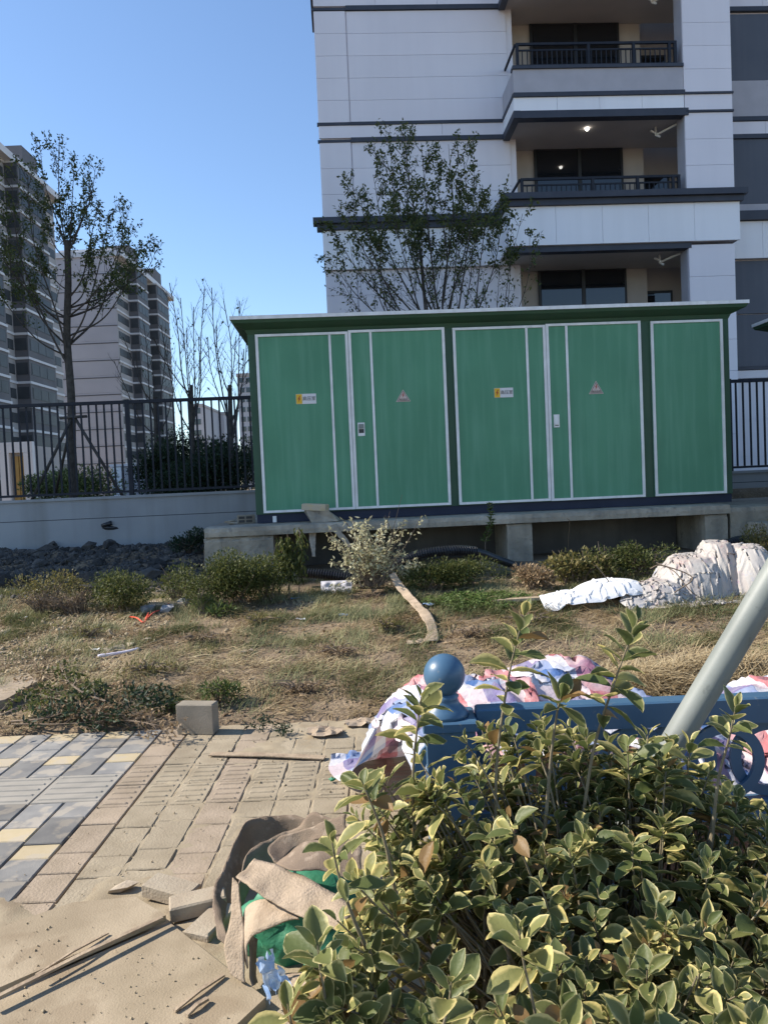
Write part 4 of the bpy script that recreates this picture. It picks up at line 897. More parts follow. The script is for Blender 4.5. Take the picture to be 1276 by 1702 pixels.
def density(x, y, s, seed): return noise.noise(Vector((x * s, y * s, seed)))
def scatter(n, x0, x1, y0, y1, f):
    out = []
    while len(out) < n:
        x, y = random.uniform(x0, x1), random.uniform(y0, y1)
        if abs(x) > .56 * y + .4: continue
        if random.random() < f(x, y): out.append((x, y, terrain(x, y)))
    return np.array(out)
def blades(name, P, ln, wd, lean, m, label, cat):
    n = len(P); a = rs.uniform(0, 6.28, n); h = rs.uniform(*lean, n)
    # blades of a tuft share a lean so that the sward looks combed
    ph = np.array([4 * density(p[0], p[1], 1.6, 31) for p in P]); a = ph + rs.normal(size=n) * .9
    A = np.stack([np.cos(a), np.sin(a), h], 1); N = np.stack([-np.cos(a) * h, -np.sin(a) * h, np.ones(n)], 1) + rs.normal(size=(n, 3)) * .25
    V, Fc, k = cards(P, A, N, ln, wd, *T_BLADE)
    return tag(put(name, npmesh(name, V, Fc, m, {'rnd': np.repeat(np.clip(rs.normal(.42, .25, n) + np.array([.8 * density(p[0], p[1], .9, 17) + .5 * density(p[0], p[1], 3.1, 19) for p in P]), 0, 1), k)}, False)), label, cat, kind='stuff')
tuft = lambda x, y: min(1, max(0, .22 + 1.3 * density(x, y, 2.3, 1) + .6 * density(x, y, 6, 2))) * (sstep(5.0, 5.5, y) * .5 + sstep(6.6, 7.4, y) * .5) * (1 - .75 * sstep(-2.6, -3.6, x) * sstep(7.6, 6.8, y))
n = 70000; P = scatter(n, -5.4, 5.4, 5.05, 9.3, tuft)
blades('grass', P, .085 * rs.uniform(.4, 1.7, n), .0045, (.1, 1.5), M['grass'], 'thin grey green grass on the strip before the platform', 'grass')
dry = lambda x, y: min(1, max(.02, .18 + 1.2 * density(x, y, 1.7, 7) + .5 * density(x, y, 5, 8)))
n = 40000; P = scatter(n, -5.2, 5.4, 5.02, 8.9, dry)
blades('dry_grass', P, .10 * rs.uniform(.4, 1.7, n), .0048, (-.02, .35), M['straw'], 'flattened dry straw coloured grass on the strip', 'dry grass')
n = 1500; P = scatter(n, -4.6, 4.6, 5.1, 8.6, lambda x, y: .3 + density(x, y, 1.1, 23)); P[:, 2] += .015
blades('dry_stalks', P, rs.uniform(.12, .42, n), .007, (-.02, .22), M['straw'], 'long dry stalks strewn over the grass strip', 'stalks')
# heap of straw at the right, beyond the striped tarpaulin
n = 16000; out = []
while len(out) < n:
    x, y = random.gauss(2.35, .75), random.gauss(5.3, .28)
    h = .2 * math.exp(-((x - 2.3)/.9)**2 - ((y - 5.25)/.32)**2) ; out.append((x, y, max(0, terrain(x, y)) + random.random() * h))
P = np.array(out); blades('straw_heap', P, .19 * rs.uniform(.4, 1.5, n), .006, (-.25, .45), M['straw'], 'heap of loose straw at the right behind the blue fence', 'straw')
cov = lambda x, y: min(1, max(0, 1.0 - ((x - .95) / .62) ** 2 - ((y - 7.85) / .34) ** 2 + .8 * density(x, y, 5, 3)))
n = 6000; P = scatter(n, -.2, 2.4, 7.2, 8.8, cov); P[:, 2] += rs.uniform(0, .07, n)
leafobj('ground_cover', P, rs.normal(size=(n, 3)) * (1, 1, .3), rs.normal(size=(n, 3)) * .4 + (0, 0, 1), .034 * rs.uniform(.6, 1.3, n), .024, M['clover'], kind='stuff')
tag(bpy.data.objects['ground_cover'], 'bright green creeping ground cover below the dark hedge plants', 'ground cover')
# dead leaves and shreds
n = 3200; P = scatter(n, -4.6, 4.6, 5.0, 8.6, lambda x, y: .4 + density(x, y, 1.5, 12)); P[:, 2] += .012
leafobj('leaf_litter', P, rs.normal(size=(n, 3)) * (1, 1, .25), rs.normal(size=(n, 3)) * .5 + (0, 0, 1), .05 * rs.uniform(.4, 1.4, n), .028 * rs.uniform(.5, 1.3, n), M['leaf_brown'], kind='stuff')
tag(bpy.data.objects['leaf_litter'], 'dead leaves and bark shreds strewn over the dry grass', 'leaf litter')
nC = 3500; P = scatter(nC, -5, -1.2, 5.1, 8.3, lambda x, y: sstep(-1.4, -3.4, x)); bits('earth_clods', P, rs.gamma(2, .010, nC) + .008, M['sand'], 'broken earth clods at the left of the grass strip', 'clods')
nC = 2600; P = scatter(nC, -1.2, 3, 5.05, 6.6, lambda x, y: .6); bits('soil_crumbs', P, rs.gamma(2, .006, nC) + .005, M['soil'], 'reddish soil crumbs near the pavement edge', 'crumbs')
# scraps of plastic and paper
for k, (px, py, sz, m, lab) in enumerate(((500, 1032, .09, 'white_sheet', 'white paper scrap in the grass below the egg tray'), (492, 997, .10, 'blue_plastic', 'pale blue plastic scrap at the foot of the drooping weeds'), (570, 1026, .09, 'blue_plastic', 'blue plastic scrap left of the root ball'),
        (708, 1008, .16, 'blue_plastic', 'flat pale blue plastic film beside the trailing strap'), (752, 1010, .13, 'white_sheet', 'white plastic film on the green ground cover'), (690, 1072, .14, 'strap_light', 'flat cardboard scrap at the end of the trailing strap'),
        (160, 1082, .10, 'white_sheet', 'small white scrap among the pale stones'), (40, 1030, .10, 'white_sheet', 'crumpled white scrap at the left of the grass strip'), (540, 1222, .22, 'strap_light', 'flat torn cardboard at the far edge of the pavement'), (600, 1205, .2, 'strap_light', 'torn cardboard piece beside the striped tarpaulin'), (410, 1085, .1, 'strap_light', 'curled bark piece in the middle of the dry grass'))):
    p = hit(px, py, .012); V = []; nn = 6
    for j in range(nn + 1):
        for i in range(nn + 1):
            q = Vector(((i/nn - .5) * sz + random.gauss(0, .006), (j/nn - .5) * sz * .7 + random.gauss(0, .006), 0)); q.z = .035 * abs(noise.noise(q * 14 + Vector((k * 3, 0, 0)))) * (sz / .1) ** .5
            V.append(p + q)
    tag(MB().add(V, [(j*(nn+1)+i, j*(nn+1)+i+1, (j+1)*(nn+1)+i+1, (j+1)*(nn+1)+i) for j in range(nn) for i in range(nn)]).build('litter_scrap', M[m]), lab, 'litter', 'litter on the grass strip')
# young green weeds
for lab, px, py, Y0, rx, h, n, lm in (('green weed tuft right behind the standing concrete block', 365, 1180, 5.35, .16, .2, 360, 'leaf_bright'), ('low green tuft by the brush pile', 285, 1185, 5.3, .16, .09, 260, 'leaf_bright')):
    shrub('green_weed', lab, gp(px, py, Y0), rx, .12, h, n, .05, lm, 'green weed tufts', wr=.25, cat='weed', stems=10)
# pruned branches thrown on the grass
def cut_branch(label, pts, r, n, lm, lf=.045, tl=.75):
    t = thing('cut_branch', label, 'branch', pts[0], 'pruned branches of the brush pile'); mb = MB(); lv = []
    sp = catmull(pts, 8); mb.tube(sp, [max(.003, r*(1-.75*i/len(sp))) for i in range(len(sp))], 6, False)
    side_twigs(mb, lv, sp, r * .9, 0, n, tl, .12, 1.6)
    low = lambda z: .20 * (1 - math.exp(-max(0, z) / .20)) + .01       # cut wood lies low
    for v in mb.v: v.z = low(v.z)
    lv = [(Vector((q.x, q.y, low(q.z))), d) for q, d in lv]
    mb.build('wood', M['twig'], t)
    if lv and lm:
        m = len(lv); P = np.array([q[0] for q in lv]); P[:, 2] = np.maximum(P[:, 2], .03); A = rs.normal(size=(m, 3)) + (0, 0, -.2)
        leafobj('foliage', P, A, rs.normal(size=(m, 3)), lf * rs.uniform(.5, 1.3, m), lf * .4, M[lm], t)
def on(px, py, z): return gnd(px, py, z)
cut_branch('long pale cut branch lying across the front of the brush pile', [on(60, 1175, .08), on(120, 1185, .1), on(180, 1178, .14), on(235, 1158, .16)], .010, 1, 'leaf_dark')
cut_branch('upright forked leafy cut branch in the middle of the brush pile', [on(175, 1150, .2), on(140, 1125, .28), on(110, 1100, .3), on(95, 1065, .34)], .012, 2, 'leaf_bush')
cut_branch('curved pale cut branch at the right end of the brush pile', [on(215, 1180, .08), on(250, 1165, .14), on(250, 1142, .2), on(225, 1130, .2)], .009, 2, 'leaf_dark')
cut_branch('leafy cut branch at the left edge of the brush pile', [on(-20, 1200, .06), on(20, 1170, .16), on(50, 1150, .2), on(90, 1130, .2)], .010, 2, 'leaf_bush')
cut_branch('low dark leafy cut branch under the brush pile', [on(20, 1200, .05), on(80, 1190, .1), on(140, 1160, .15), on(170, 1135, .2)], .010, 2, 'leaf_dark')
cut_branch('thin bare cut branch along the pavement edge', [on(20, 1205, .03), on(90, 1204, .06), on(160, 1200, .06), on(230, 1196, .05)], .006, 1, 'leaf_dark')
cut_branch('dark leafy cut branch crossing behind the long pale one', [on(30, 1140, .12), on(80, 1150, .15), on(150, 1165, .15), on(200, 1190, .08)], .009, 2, 'leaf_dark')
cut_branch('small leafy twig lying right of the standing block', [on(400, 1207, .02), on(430, 1205, .03), on(460, 1210, .04), on(475, 1214, .03)], .005, 2, 'leaf_dark', .03, .16)
for k in range(17):
    x0, y0 = random.uniform(0, 200), random.uniform(1130, 1200); a0 = random.uniform(-.5, .5); q = random.uniform(60, 110)
    cut_branch('bare brown cut branch in the tangle of the brush pile', [on(x0, y0, .04), on(x0 + q*.5, y0 - 12 + a0*30, .12), on(x0 + q, y0 + a0*40, .08)], random.uniform(.005, .009), 1, 'leaf_brown', .04, .5)
sl = thing('paving_fragment', 'reddish paving slab edge at the left side of the brush pile', 'paving slab', on(20, 1150, .05))
MB().prism([on(x, y, .12) for x, y in ((-60, 1180), (10, 1162), (62, 1132), (45, 1116), (-60, 1112))], (0, 0, -.07)).build('slab', M['paver_pink'], sl)

# ---- things lying about
def block(name, label, cat, c, ax, dims, m, group=None, bev=.006):
    """chamfered block: c = centre of the base, ax = rotation matrix"""
    o = MB().bbox(-dims[0]/2, dims[0]/2, -dims[1]/2, dims[1]/2, 0, dims[2], bev).build(name, m, None, False, Matrix.Translation(c) @ ax)
    return tag(o, label, cat, group)
RZ = lambda a: Matrix.Rotation(a, 4, 'Z'); RX = lambda a: Matrix.Rotation(a, 4, 'X'); RY = lambda a: Matrix.Rotation(a, 4, 'Y')
p = gnd(327, 1221); block('concrete_block', 'standing grey brown concrete block at the far edge of the pavement', 'block', p + Vector((0, .05, .002)), RZ(-.18), (.245, .10, .19), M['block'])
p = gnd(333, 1545); block('loose_paver', 'loose dusty paver lying flat beside the webbing straps, farthest of three', 'brick', gnd(285, 1492) + Vector((0, 0, .006)), RZ(-.35) @ RY(.10), (.2, .10, .05), M['brick'], 'loose pavers by the straps')
block('loose_paver', 'loose dusty paver in the middle, leaning on the others', 'brick', gnd(322, 1525) + Vector((.02, 0, .03)), RZ(.28) @ RY(-.05), (.2, .10, .05), M['brick'], 'loose pavers by the straps')
block('loose_paver', 'loose dusty paver nearest the straps, its end face in shade', 'brick', gnd(352, 1556) + Vector((0, .02, .002)), RZ(1.2), (.2, .10, .055), M['brick'], 'loose pavers by the straps')
tw = thing('white_tile', 'broken white tile piece next to the loose pavers', 'tile', gnd(355, 1585)); MB().prism([on(x, y, .012) for x, y in ((328, 1562), (372, 1556), (376, 1608), (350, 1590))], (0, 0, -.012)).build('tile', M['tile_white'], tw)
tag(put('pale_stone', prock[1], None, Matrix.Translation(gnd(205, 1480) + Vector((0, 0, .012))) @ RZ(.4) @ Matrix.Diagonal((.075, .04, .03, 1))), 'flat pale orange stone chip at the edge of the sand', 'stone')
rg = gnd(252, 1488); tag(MB().lathe((rg.x, rg.y, .012), [(.018, 0), (.026, .002), (.028, .008), (.024, .012), (.018, .011), (.016, .004), (.018, 0)], 20).build('plastic_ring', M['tile_white'], None, True), 'small white ring lying on the sand by the loose pavers', 'ring')
# boards under the sand at the lower left
def board(name, label, px, z, th, m, cat='board'):
    t = thing(name, label, cat, gnd(*px[0], z)); poly = [gnd(x, y, z) for x, y in px]
    MB().prism(poly, (0, 0, -th)).build('panel', m, t); return t
board('plywood_board', 'large sand covered board at the bottom left, its corner by the straps', [(-160, 1725), (282, 1533), (441, 1658), (300, 1790), (-160, 1900)], .060, .034, M['board'])
for zz, x0, x1, y0, y1, nn in ((.062, 0, 400, 1580, 1702, 130), (.087, 0, 240, 1520, 1640, 80)):
    P = np.array([tuple(gnd(random.uniform(x0, x1), random.uniform(y0, y1), zz)) for _ in range(nn)])
    bits('board_grit', P, rs.gamma(1.4, .0022, nn) + .0015, M['sand'], 'crumbs of dry earth on the boards', 'grit')
board('plywood_board', 'upper dusty board whose long edge shades the board below', [(-200, 1728), (276, 1521), (225, 1490), (120, 1500), (-200, 1610)], .085, .022, M['board'])
def lath(label, pts, w_, th):
    a, b = Vector(pts[0]), Vector(pts[1]); s = (b - a).cross(Vector((0, 0, 1))).normalized() * w_; m = (a + b) / 2 + Vector((0, 0, .006))
    v = []; 
    for q in (a, m, b): v += [q - s/2, q + s/2, q + s/2 + Vector((0, 0, th)), q - s/2 + Vector((0, 0, th))]
    o = MB().add(v, [(0,1,2,3), (8,11,10,9)] + [(k*4+i, k*4+(i+1)%4, k*4+4+(i+1)%4, k*4+4+i) for k in (0, 1) for i in range(4)]).build('wood_strip', M['wood'])
    tag(o, label, 'wood strip', 'split wood strips on the boards')
lath('long split wood strip along the edge of the upper board', (gnd(-20, 1668, 0.090), gnd(270, 1527, 0.090)), .016, .008)
lath('thin wood splinter beside the long strip', (gnd(60, 1622, 0.092), gnd(180, 1552, 0.090)), .008, .005)
lath('short dark splinter at the board corner near the straps', (gnd(290, 1682, .064), gnd(372, 1622, .066)), .012, .006)
lath('broken splinter lower on the big board', (gnd(310, 1690, .064), gnd(345, 1662, .068)), .014, .008)
lath('fine splinter on the sand above the boards', (gnd(140, 1512, .02), gnd(180, 1500, .022)), .006, .004)
lath('flat pale lath lying across the dusty pavers', (gnd(350, 1254, .008), gnd(540, 1260, .008)), .055, .006)

def ribbon(name, label, rows, m, cat='strap', group=None, n=12, thick=.005):
    """band given by its two edges; real thickness"""
    a = catmull([at(*r[0:3]) for r in rows], n); b = catmull([at(*r[3:6]) for r in rows], n); k = len(a); V = []; W = 8
    for i in range(k):
        for j in range(W + 1):
            q = a[i].lerp(b[i], j / W); dd = CAM.y + (q - CAM).length; V.append(q + noise.noise_vector(q * 9) * .010 + noise.noise_vector(q * 28) * .0045)
    V = [Vector(v) for v in V]
    nrm = []
    for i in range(k):
        for j in range(W + 1):
            du = V[min(k-1, i+1)*(W+1)+j] - V[max(0, i-1)*(W+1)+j]; dv = V[i*(W+1)+min(W, j+1)] - V[i*(W+1)+max(0, j-1)]
            x = du.cross(dv); nrm.append(x.normalized() if x.length > 1e-9 else Vector((0, 0, 1)))
    N2 = len(V); top = [v + q * thick/2 for v, q in zip(V, nrm)]; bot = [v - q * thick/2 for v, q in zip(V, nrm)]
    f = []
    for i in range(k - 1):
        for j in range(W):
            s = i*(W+1)+j; f.append((s, s+1, s+W+2, s+W+1)); f.append((N2+s+W+1, N2+s+W+2, N2+s+1, N2+s))
        for j in (0, W): s = i*(W+1)+j; f.append((s, s+W+1, N2+s+W+1, N2+s))
    for i in (0, k-1):
        for j in range(W): s = i*(W+1)+j; f.append((s, s+1, N2+s+1, N2+s))
    o = MB().add(top + bot, f).build(name, m, None, True); return tag(o, label, cat, group)
G_ = 'webbing straps piled on the pavement'
ribbon('webbing_strap', 'brown webbing strap standing on edge as the outermost loop of the pile', [(365,1560,2.52, 395,1590,2.45),(352,1500,2.68, 372,1530,2.60),(372,1440,2.86, 392,1500,2.80),(410,1368,3.00, 420,1450,3.0),(470,1356,3.02, 470,1430,3.02),(530,1368,2.95, 530,1420,2.95),(585,1400,2.8, 585,1450,2.8)], M['strap'], group=G_)
ribbon('webbing_strap', 'brown webbing strap forming the second loop inside the outer one', [(388,1560,2.45, 400,1575,2.44),(390,1490,2.55, 398,1520,2.53),(415,1415,2.72, 425,1460,2.68),(460,1388,2.78, 462,1440,2.74),(500,1372,2.78, 500,1425,2.74),(522,1352,2.74, 524,1400,2.72),(560,1366,2.66, 560,1405,2.64)], M['strap'], group=G_)
ribbon('webbing_strap', 'narrow brown strap curling tightly in the middle of the pile', [(455,1432,2.52, 470,1440,2.5),(448,1410,2.58, 470,1432,2.55),(470,1388,2.62, 490,1408,2.6),(520,1376,2.6, 522,1398,2.58),(570,1352,2.55, 575,1384,2.52)], M['strap'], group=G_)
ribbon('webbing_strap', 'brown strap folded under the pale one at the right of the pile', [(455,1440,2.48, 500,1450,2.36),(515,1396,2.50, 540,1446,2.36),(600,1404,2.45, 600,1470,2.32)], M['strap'], group=G_)
ribbon('webbing_strap', 'wide pale strap lying across the top of the pile', [(424,1424,2.52, 390,1458,2.40),(450,1436,2.46, 425,1480,2.33),(500,1456,2.38, 475,1512,2.26),(548,1482,2.30, 520,1530,2.19),(600,1510,2.22, 560,1548,2.12)], M['strap_light'], group=G_)
ribbon('webbing_strap', 'pale strap arching over the green bag', [(400,1580,2.30, 410,1612,2.28),(404,1520,2.36, 412,1565,2.28),(432,1494,2.36, 448,1540,2.26),(490,1508,2.30, 494,1528,2.24)], M['strap_light'], group=G_)
ribbon('webbing_strap', 'strap hanging vertically at the left front of the pile', [(386,1458,2.42, 396,1470,2.40),(378,1530,2.36, 402,1532,2.34),(374,1580,2.31, 404,1584,2.29),(384,1624,2.27, 408,1636,2.25)], M['strap_light'], group=G_)
ribbon('webbing_strap', 'narrow strap on edge beside the green bag', [(414,1556,2.30, 426,1560,2.34),(414,1610,2.28, 424,1610,2.33),(418,1640,2.25, 428,1634,2.3)], M['strap'], group=G_)
ribbon('webbing_strap', 'short strap at the bottom right of the pile under the leaves', [(470,1620,2.28, 472,1650,2.22),(520,1618,2.26, 520,1650,2.2),(600,1624,2.22, 600,1660,2.16)], M['strap_light'], group=G_)
ribbon('webbing_strap', 'strap end hanging over the platform edge below the two stones', [(513,880,9.92, 527,880,9.92),(514,895,9.86, 525,895,9.86),(519,925,9.5, 524,925,9.5)], M['strap_light'])
ribbon('webbing_strap', 'second strap end draped over the platform edge beside the wilted plant', [(546,872,9.9, 558,870,9.9),(560,890,9.6, 568,884,9.6),(580,912,9.2, 584,905,9.2)], M['strap_light'])
ribbon('webbing_strap', 'pale strap running down from the wilted plant onto the dry grass', [(646,955,8.3, 655,951,8.3),(662,982,8.1, 674,976,8.12),(686,1008,7.65, 696,1001,7.7),(700,1026,7.25, 714,1018,7.35),(710,1046,6.9, 726,1042,7.0),(704,1066,6.55, 728,1064,6.6)], M['strap_light'])
ribbon('webbing_strap', 'folded strap flap at the far edge of the pavement left of the striped tarpaulin', [(512,1220,4.78, 530,1224,4.75),(528,1206,4.82, 545,1222,4.75),(556,1208,4.82, 566,1222,4.74),(578,1216,4.78, 590,1232,4.7)], M['strap'])
def lump(name, label, cat, c, r, m, amp=.25, sc=3, sub=4, attrs=False):
    import bmesh
    bm = bmesh.new(); bmesh.ops.create_icosphere(bm, subdivisions=sub, radius=1)
    for v in bm.verts:
        d = v.co.normalized(); k = 1 + amp * (noise.ridged_multi_fractal(d * sc + Vector(c), 1, 2, 4, 1, 2) - 1)
        v.co = Vector((d.x*r[0]*k, d.y*r[1]*k, d.z*r[2]*k))
    me = bpy.data.meshes.new(name); bm.to_mesh(me); bm.free(); me.materials.append(m); me.polygons.foreach_set('use_smooth', [True]*len(me.polygons))
    return tag(put(name, me, None, Matrix.Translation(c)), label, cat)
gb = gnd(500, 1600, .0) + Vector((0, .1, .10)); lump('green_bag', 'crumpled green bag under the webbing straps', 'bag', gb, (.21, .15, .14), M['bag'], .32, 1.3)
ribbon('bag_flap', 'upright green bag flap in front of the crumpled bag', [(505,1553,2.26, 505,1616,2.24),(535,1556,2.22, 535,1618,2.2),(580,1545,2.25, 580,1612,2.22)], M['bag'], 'bag')
bt = thing('blue_plastic_scrap', 'shredded blue plastic scrap at the foot of the straps', 'plastic scrap', gnd(452, 1640))
for k, (px, py, Y, sx_, sy_) in enumerate(((448, 1612, 2.26, .05, .10), (462, 1622, 2.23, .07, .05), (446, 1636, 2.22, .05, .05), (470, 1606, 2.25, .06, .025))):
    c = at(px, py, Y); V = []; nn = 8; ang = k * .9 + .3
    for j in range(nn + 1):
        for i in range(nn + 1):
            x, y = (i/nn - .5) * sx_, (j/nn - .5) * sy_; q = Vector((x * math.cos(ang) - y * .3, -.02 * k + x * math.sin(ang) * .5, y + x * .4))
            V.append(c + q + noise.noise_vector(q * 38 + Vector((k*5, 0, 0))) * .016)
    MB().add(V, [(j*(nn+1)+i, j*(nn+1)+i+1, (j+1)*(nn+1)+i+1, (j+1)*(nn+1)+i) for j in range(nn) for i in range(nn) if not (j in (0, nn-1) and (i + k) % 3 == 0)]).build('shred', M['blue_plastic'], bt)

# ---- litter on the grass
et = thing('egg_tray', 'grey pulp egg tray leaning under the corrugated pipe', 'egg tray', gp(558, 985, 8.7))
V = []; nx_, ny_ = 30, 18
o0 = at(533, 966, 8.75); o1 = at(584, 964, 8.75); o2 = at(534, 988, 8.6)
for j in range(ny_ + 1):
    for i in range(nx_ + 1):
        s, q = i / nx_, j / ny_; p = o0 + (o1 - o0) * s + (o2 - o0) * q
        V.append(p + Vector((0, -1, .5)).normalized() * .03 * (math.sin(s * math.pi * 3) ** 2 * math.sin(q * math.pi * 2) ** 2))
MB().add(V, [(j*(nx_+1)+i, j*(nx_+1)+i+1, (j+1)*(nx_+1)+i+1, (j+1)*(nx_+1)+i) for j in range(ny_) for i in range(nx_)]).build('tray', M['pulp'], et, True)
rd = [gnd(x, y, .24) for x, y in ((216, 1032), (228, 1036), (240, 1040), (248, 1030), (243, 1036), (256, 1030), (272, 1024), (282, 1020))]
tag(MB().tube(catmull([Vector((q.x, q.y, terrain(q.x, q.y) + .03 + .02*(i % 2))) for i, q in enumerate(rd)], 5), .007, 5).build('red_string', M['red_plastic']), 'tangled red plastic string on the grass below the rounded shrub', 'string')
a, b = gnd(164, 1104, .1), gnd(232, 1094, .1)
tag(MB().tube(catmull([Vector((q.x, q.y, terrain(q.x, q.y) + .03)) for q in (a, a.lerp(b, .35) , a.lerp(b, .7), b)], 5), [.014, .016, .016, .015, .014, .014, .013, .013, .012, .012, .012, .011, .011, .01, .01, .008], 8).build('pale_plastic_strip', M['lilac_plastic'], None, True), 'pale lilac plastic strip lying among the pale stones', 'plastic strip')
a, b = at(818, 999, 7.75), at(912, 994, 7.7); a.z = terrain(a.x, a.y) + .03; b.z = terrain(b.x, b.y) + .06
s = Vector((0, .05, 0)); tag(MB().add([a-s, b-s, b+s, a+s] + [q + Vector((0, 0, .03)) for q in (a-s, b-s, b+s, a+s)], [(0,3,2,1),(4,5,6,7),(0,1,5,4),(1,2,6,5),(2,3,7,6),(3,0,4,7)]).build('wood_plank', M['wood']), 'weathered plank poking out under the white sheet', 'plank')
# two stones and small bits on the platform
sz = 1.068
k1 = at(530, 862, 10.05); tag(MB().add([at(*q) for q in ((507,846,10.08),(545,848,10.0),(562,866,10.0),(518,869,10.02),(505,850,10.3),(545,852,10.32),(568,864,10.32),(520,866,10.35))], [(0,1,2,3),(4,7,6,5),(0,4,5,1),(1,5,6,2),(2,6,7,3),(3,7,4,0)]).build('broken_slab', M['concrete']), 'grey wedge of broken slab propped on the platform edge', 'stone')
block('loose_paver', 'pale paver lying on the broken slab at the platform edge', 'brick', at(524, 848, 10.12), RZ(-.25) @ RY(.07), (.33, .16, .085), M['paver_cream'], bev=.012)
hb = block('hollow_brick', 'grey hollow brick beside the left foot of the cabinet', 'brick', L(-1.37, 10.75, sz), RZ(.2), (.24, .2, .12), M['block'])
for i in (0, 1):
    for j in (0, 1): MB().box(-.1 + i*.1, -.02 + i*.1, -.1035, -.1005, .015 + j*.05, .05 + j*.05).build('hole_patch', M['black'], hb, False, WM[hb.name])  # black plates on the closed face stand in for the shade inside holes
for k, (u, d) in enumerate(((-1.55, 10.6), (-1.62, 11.0))): tag(put('pale_stone', prock[k], None, Matrix.Translation(L(u, d, sz + .02)) @ Matrix.Diagonal((.11, .08, .04, 1))), 'pale rubble chip on the left end of the platform', 'stone', 'chips on the platform end')
# black pipe stub on the wall
pb = at(182, 874, 13.0); pt = thing('black_pipe', 'short black foam wrapped pipe piece sticking out of the low wall', 'pipe', pb)
MB().tube([at(158, 877, 13.0), at(180, 877, 12.95), at(207, 878, 13.0)], [.04, .045, .045], 10).build('pipe', M['black'], pt, True)
MB().tube([at(170, 874, 12.92), at(186, 869, 12.92)], [.035, .04], 10).build('sleeve', M['black'], pt, True)

# ---- corrugated pipes
def corrugated(label, pts, r, smooth_from=None, pitch=.03, amp=.13):
    sp = catmull(pts, 14); ln = [0]
    for a, b in zip(sp, sp[1:]): ln.append(ln[-1] + (b - a).length)
    tot = ln[-1]; n = int(tot / (pitch / 4)); P = []; Rr = []; j = 0
    for i in range(n + 1):
        s = tot * i / n
        while j < len(ln) - 2 and ln[j+1] < s: j += 1
        P.append(sp[j].lerp(sp[j+1], (s - ln[j]) / max(1e-6, ln[j+1] - ln[j])))
        Rr.append(r * (1 + (amp if (i % 4) in (0, 1) else -amp)) if smooth_from is None or s < smooth_from * tot else r * .82)
    tag(MB().tube(P, Rr, 14).build('corrugated_pipe', M['black'], None, False), label, 'pipe', 'black corrugated pipes')
corrugated('short black corrugated pipe running into the wilted plant above the egg tray', [at(497, 952, 8.95), at(540, 955, 8.9), at(590, 962, 8.85), at(622, 972, 8.8)], .055)
corrugated('arched black corrugated pipe passing in front of the platform pier', [at(650, 945, 9.0), at(690, 924, 9.0), at(740, 916, 9.0), at(790, 917, 9.1), at(830, 931, 9.2), at(868, 943, 9.3), at(905, 944, 9.4)], .058, .52)
corrugated('black corrugated pipe half hidden in weeds right of the pier', [at(826, 965, 9.0), at(868, 957, 9.1), at(905, 948, 9.2), at(945, 940, 9.3), at(985, 938, 9.4)], .05)
corrugated('black corrugated pipe end behind the tarpaulin heap at the right edge', [at(1205, 905, 9.3), at(1240, 898, 9.35), at(1300, 912, 9.4)], .055)

# ================================================================== TARPAULINS
def drape(name, label, m, cat, P0, H, ratio, seed, steps=110, lift=.10, ymin=None, group=None, smooth=True):
    """cloth relaxed over a heap: P0 (nv, nu, 2) plan of the sheet, squeezed so that it buckles into folds"""
    rg = np.random.RandomState(seed); nv, nu = P0.shape[:2]
    du = np.linalg.norm(P0[:, 1:] - P0[:, :-1], axis=-1).mean() * ratio; dv = np.linalg.norm(P0[1:] - P0[:-1], axis=-1).mean() * ratio
    X = np.zeros((nv, nu, 3)); X[..., :2] = P0
    rough = rg.normal(size=(nv, nu))
    for _ in range(3): rough = (rough + np.roll(rough, 1, 0) + np.roll(rough, -1, 0) + np.roll(rough, 1, 1) + np.roll(rough, -1, 1)) / 5
    X[..., 2] = H(X[..., 0], X[..., 1]) + lift * .3 + rough * lift * 1.2
    Vv = np.zeros_like(X); dt = 1 / 40.
    dd = math.hypot(du, dv)
    def pull(p, A, B, d, k):
        e = p[B] - p[A]; l = np.linalg.norm(e, axis=-1, keepdims=True); c = e * ((l - d) / np.maximum(l, 1e-6)) * (.5 * k)
        p[A] += c; p[B] -= c
    sl = np.s_
    for it in range(steps):
        Vv *= .97; Vv[..., 2] -= 9.8 * dt * .5
        p = X + Vv * dt
        for _ in range(7):
            for o in (0, 1):
                n1 = (nu - o) // 2 * 2; pull(p, sl[:, o:o+n1:2], sl[:, o+1:o+n1:2], du, 1)
                n2 = (nv - o) // 2 * 2; pull(p, sl[o:o+n2:2], sl[o+1:o+n2:2], dv, 1)
                m2 = (nv - o) // 2 * 2
                pull(p, sl[o:o+m2:2, :-1], sl[o+1:o+m2:2, 1:], dd, .35); pull(p, sl[o:o+m2:2, 1:], sl[o+1:o+m2:2, :-1], dd, .35)
            e = .5 * (p[:, 2:] + p[:, :-2]) - p[:, 1:-1]; p[:, 1:-1] += e * .014                      # a little stiffness
            e = .5 * (p[2:] + p[:-2]) - p[1:-1]; p[1:-1] += e * .014
            h = H(p[..., 0], p[..., 1]) + .006; hit = p[..., 2] < h
            p[..., 2] = np.where(hit, h, p[..., 2])
            p[..., :2] = np.where(hit[..., None], X[..., :2] + (p[..., :2] - X[..., :2]) * .25, p[..., :2])
            if ymin is not None: p[..., 1] = np.maximum(p[..., 1], ymin)
        Vv = np.clip((p - X) / dt, -1.5, 1.5); X = p
    jj, ii = np.mgrid[0:nv, 0:nu]; idx = (jj * nu + ii)
    Fq = np.stack([idx[:-1, :-1], idx[:-1, 1:], idx[1:, 1:], idx[1:, :-1]], -1).reshape(-1, 4)
    return tag(put(name, npmesh(name, X.reshape(-1, 3), Fq, m, {'su': (ii * du).ravel(), 'sv': (jj * dv).ravel()}, smooth)), label, cat, group)
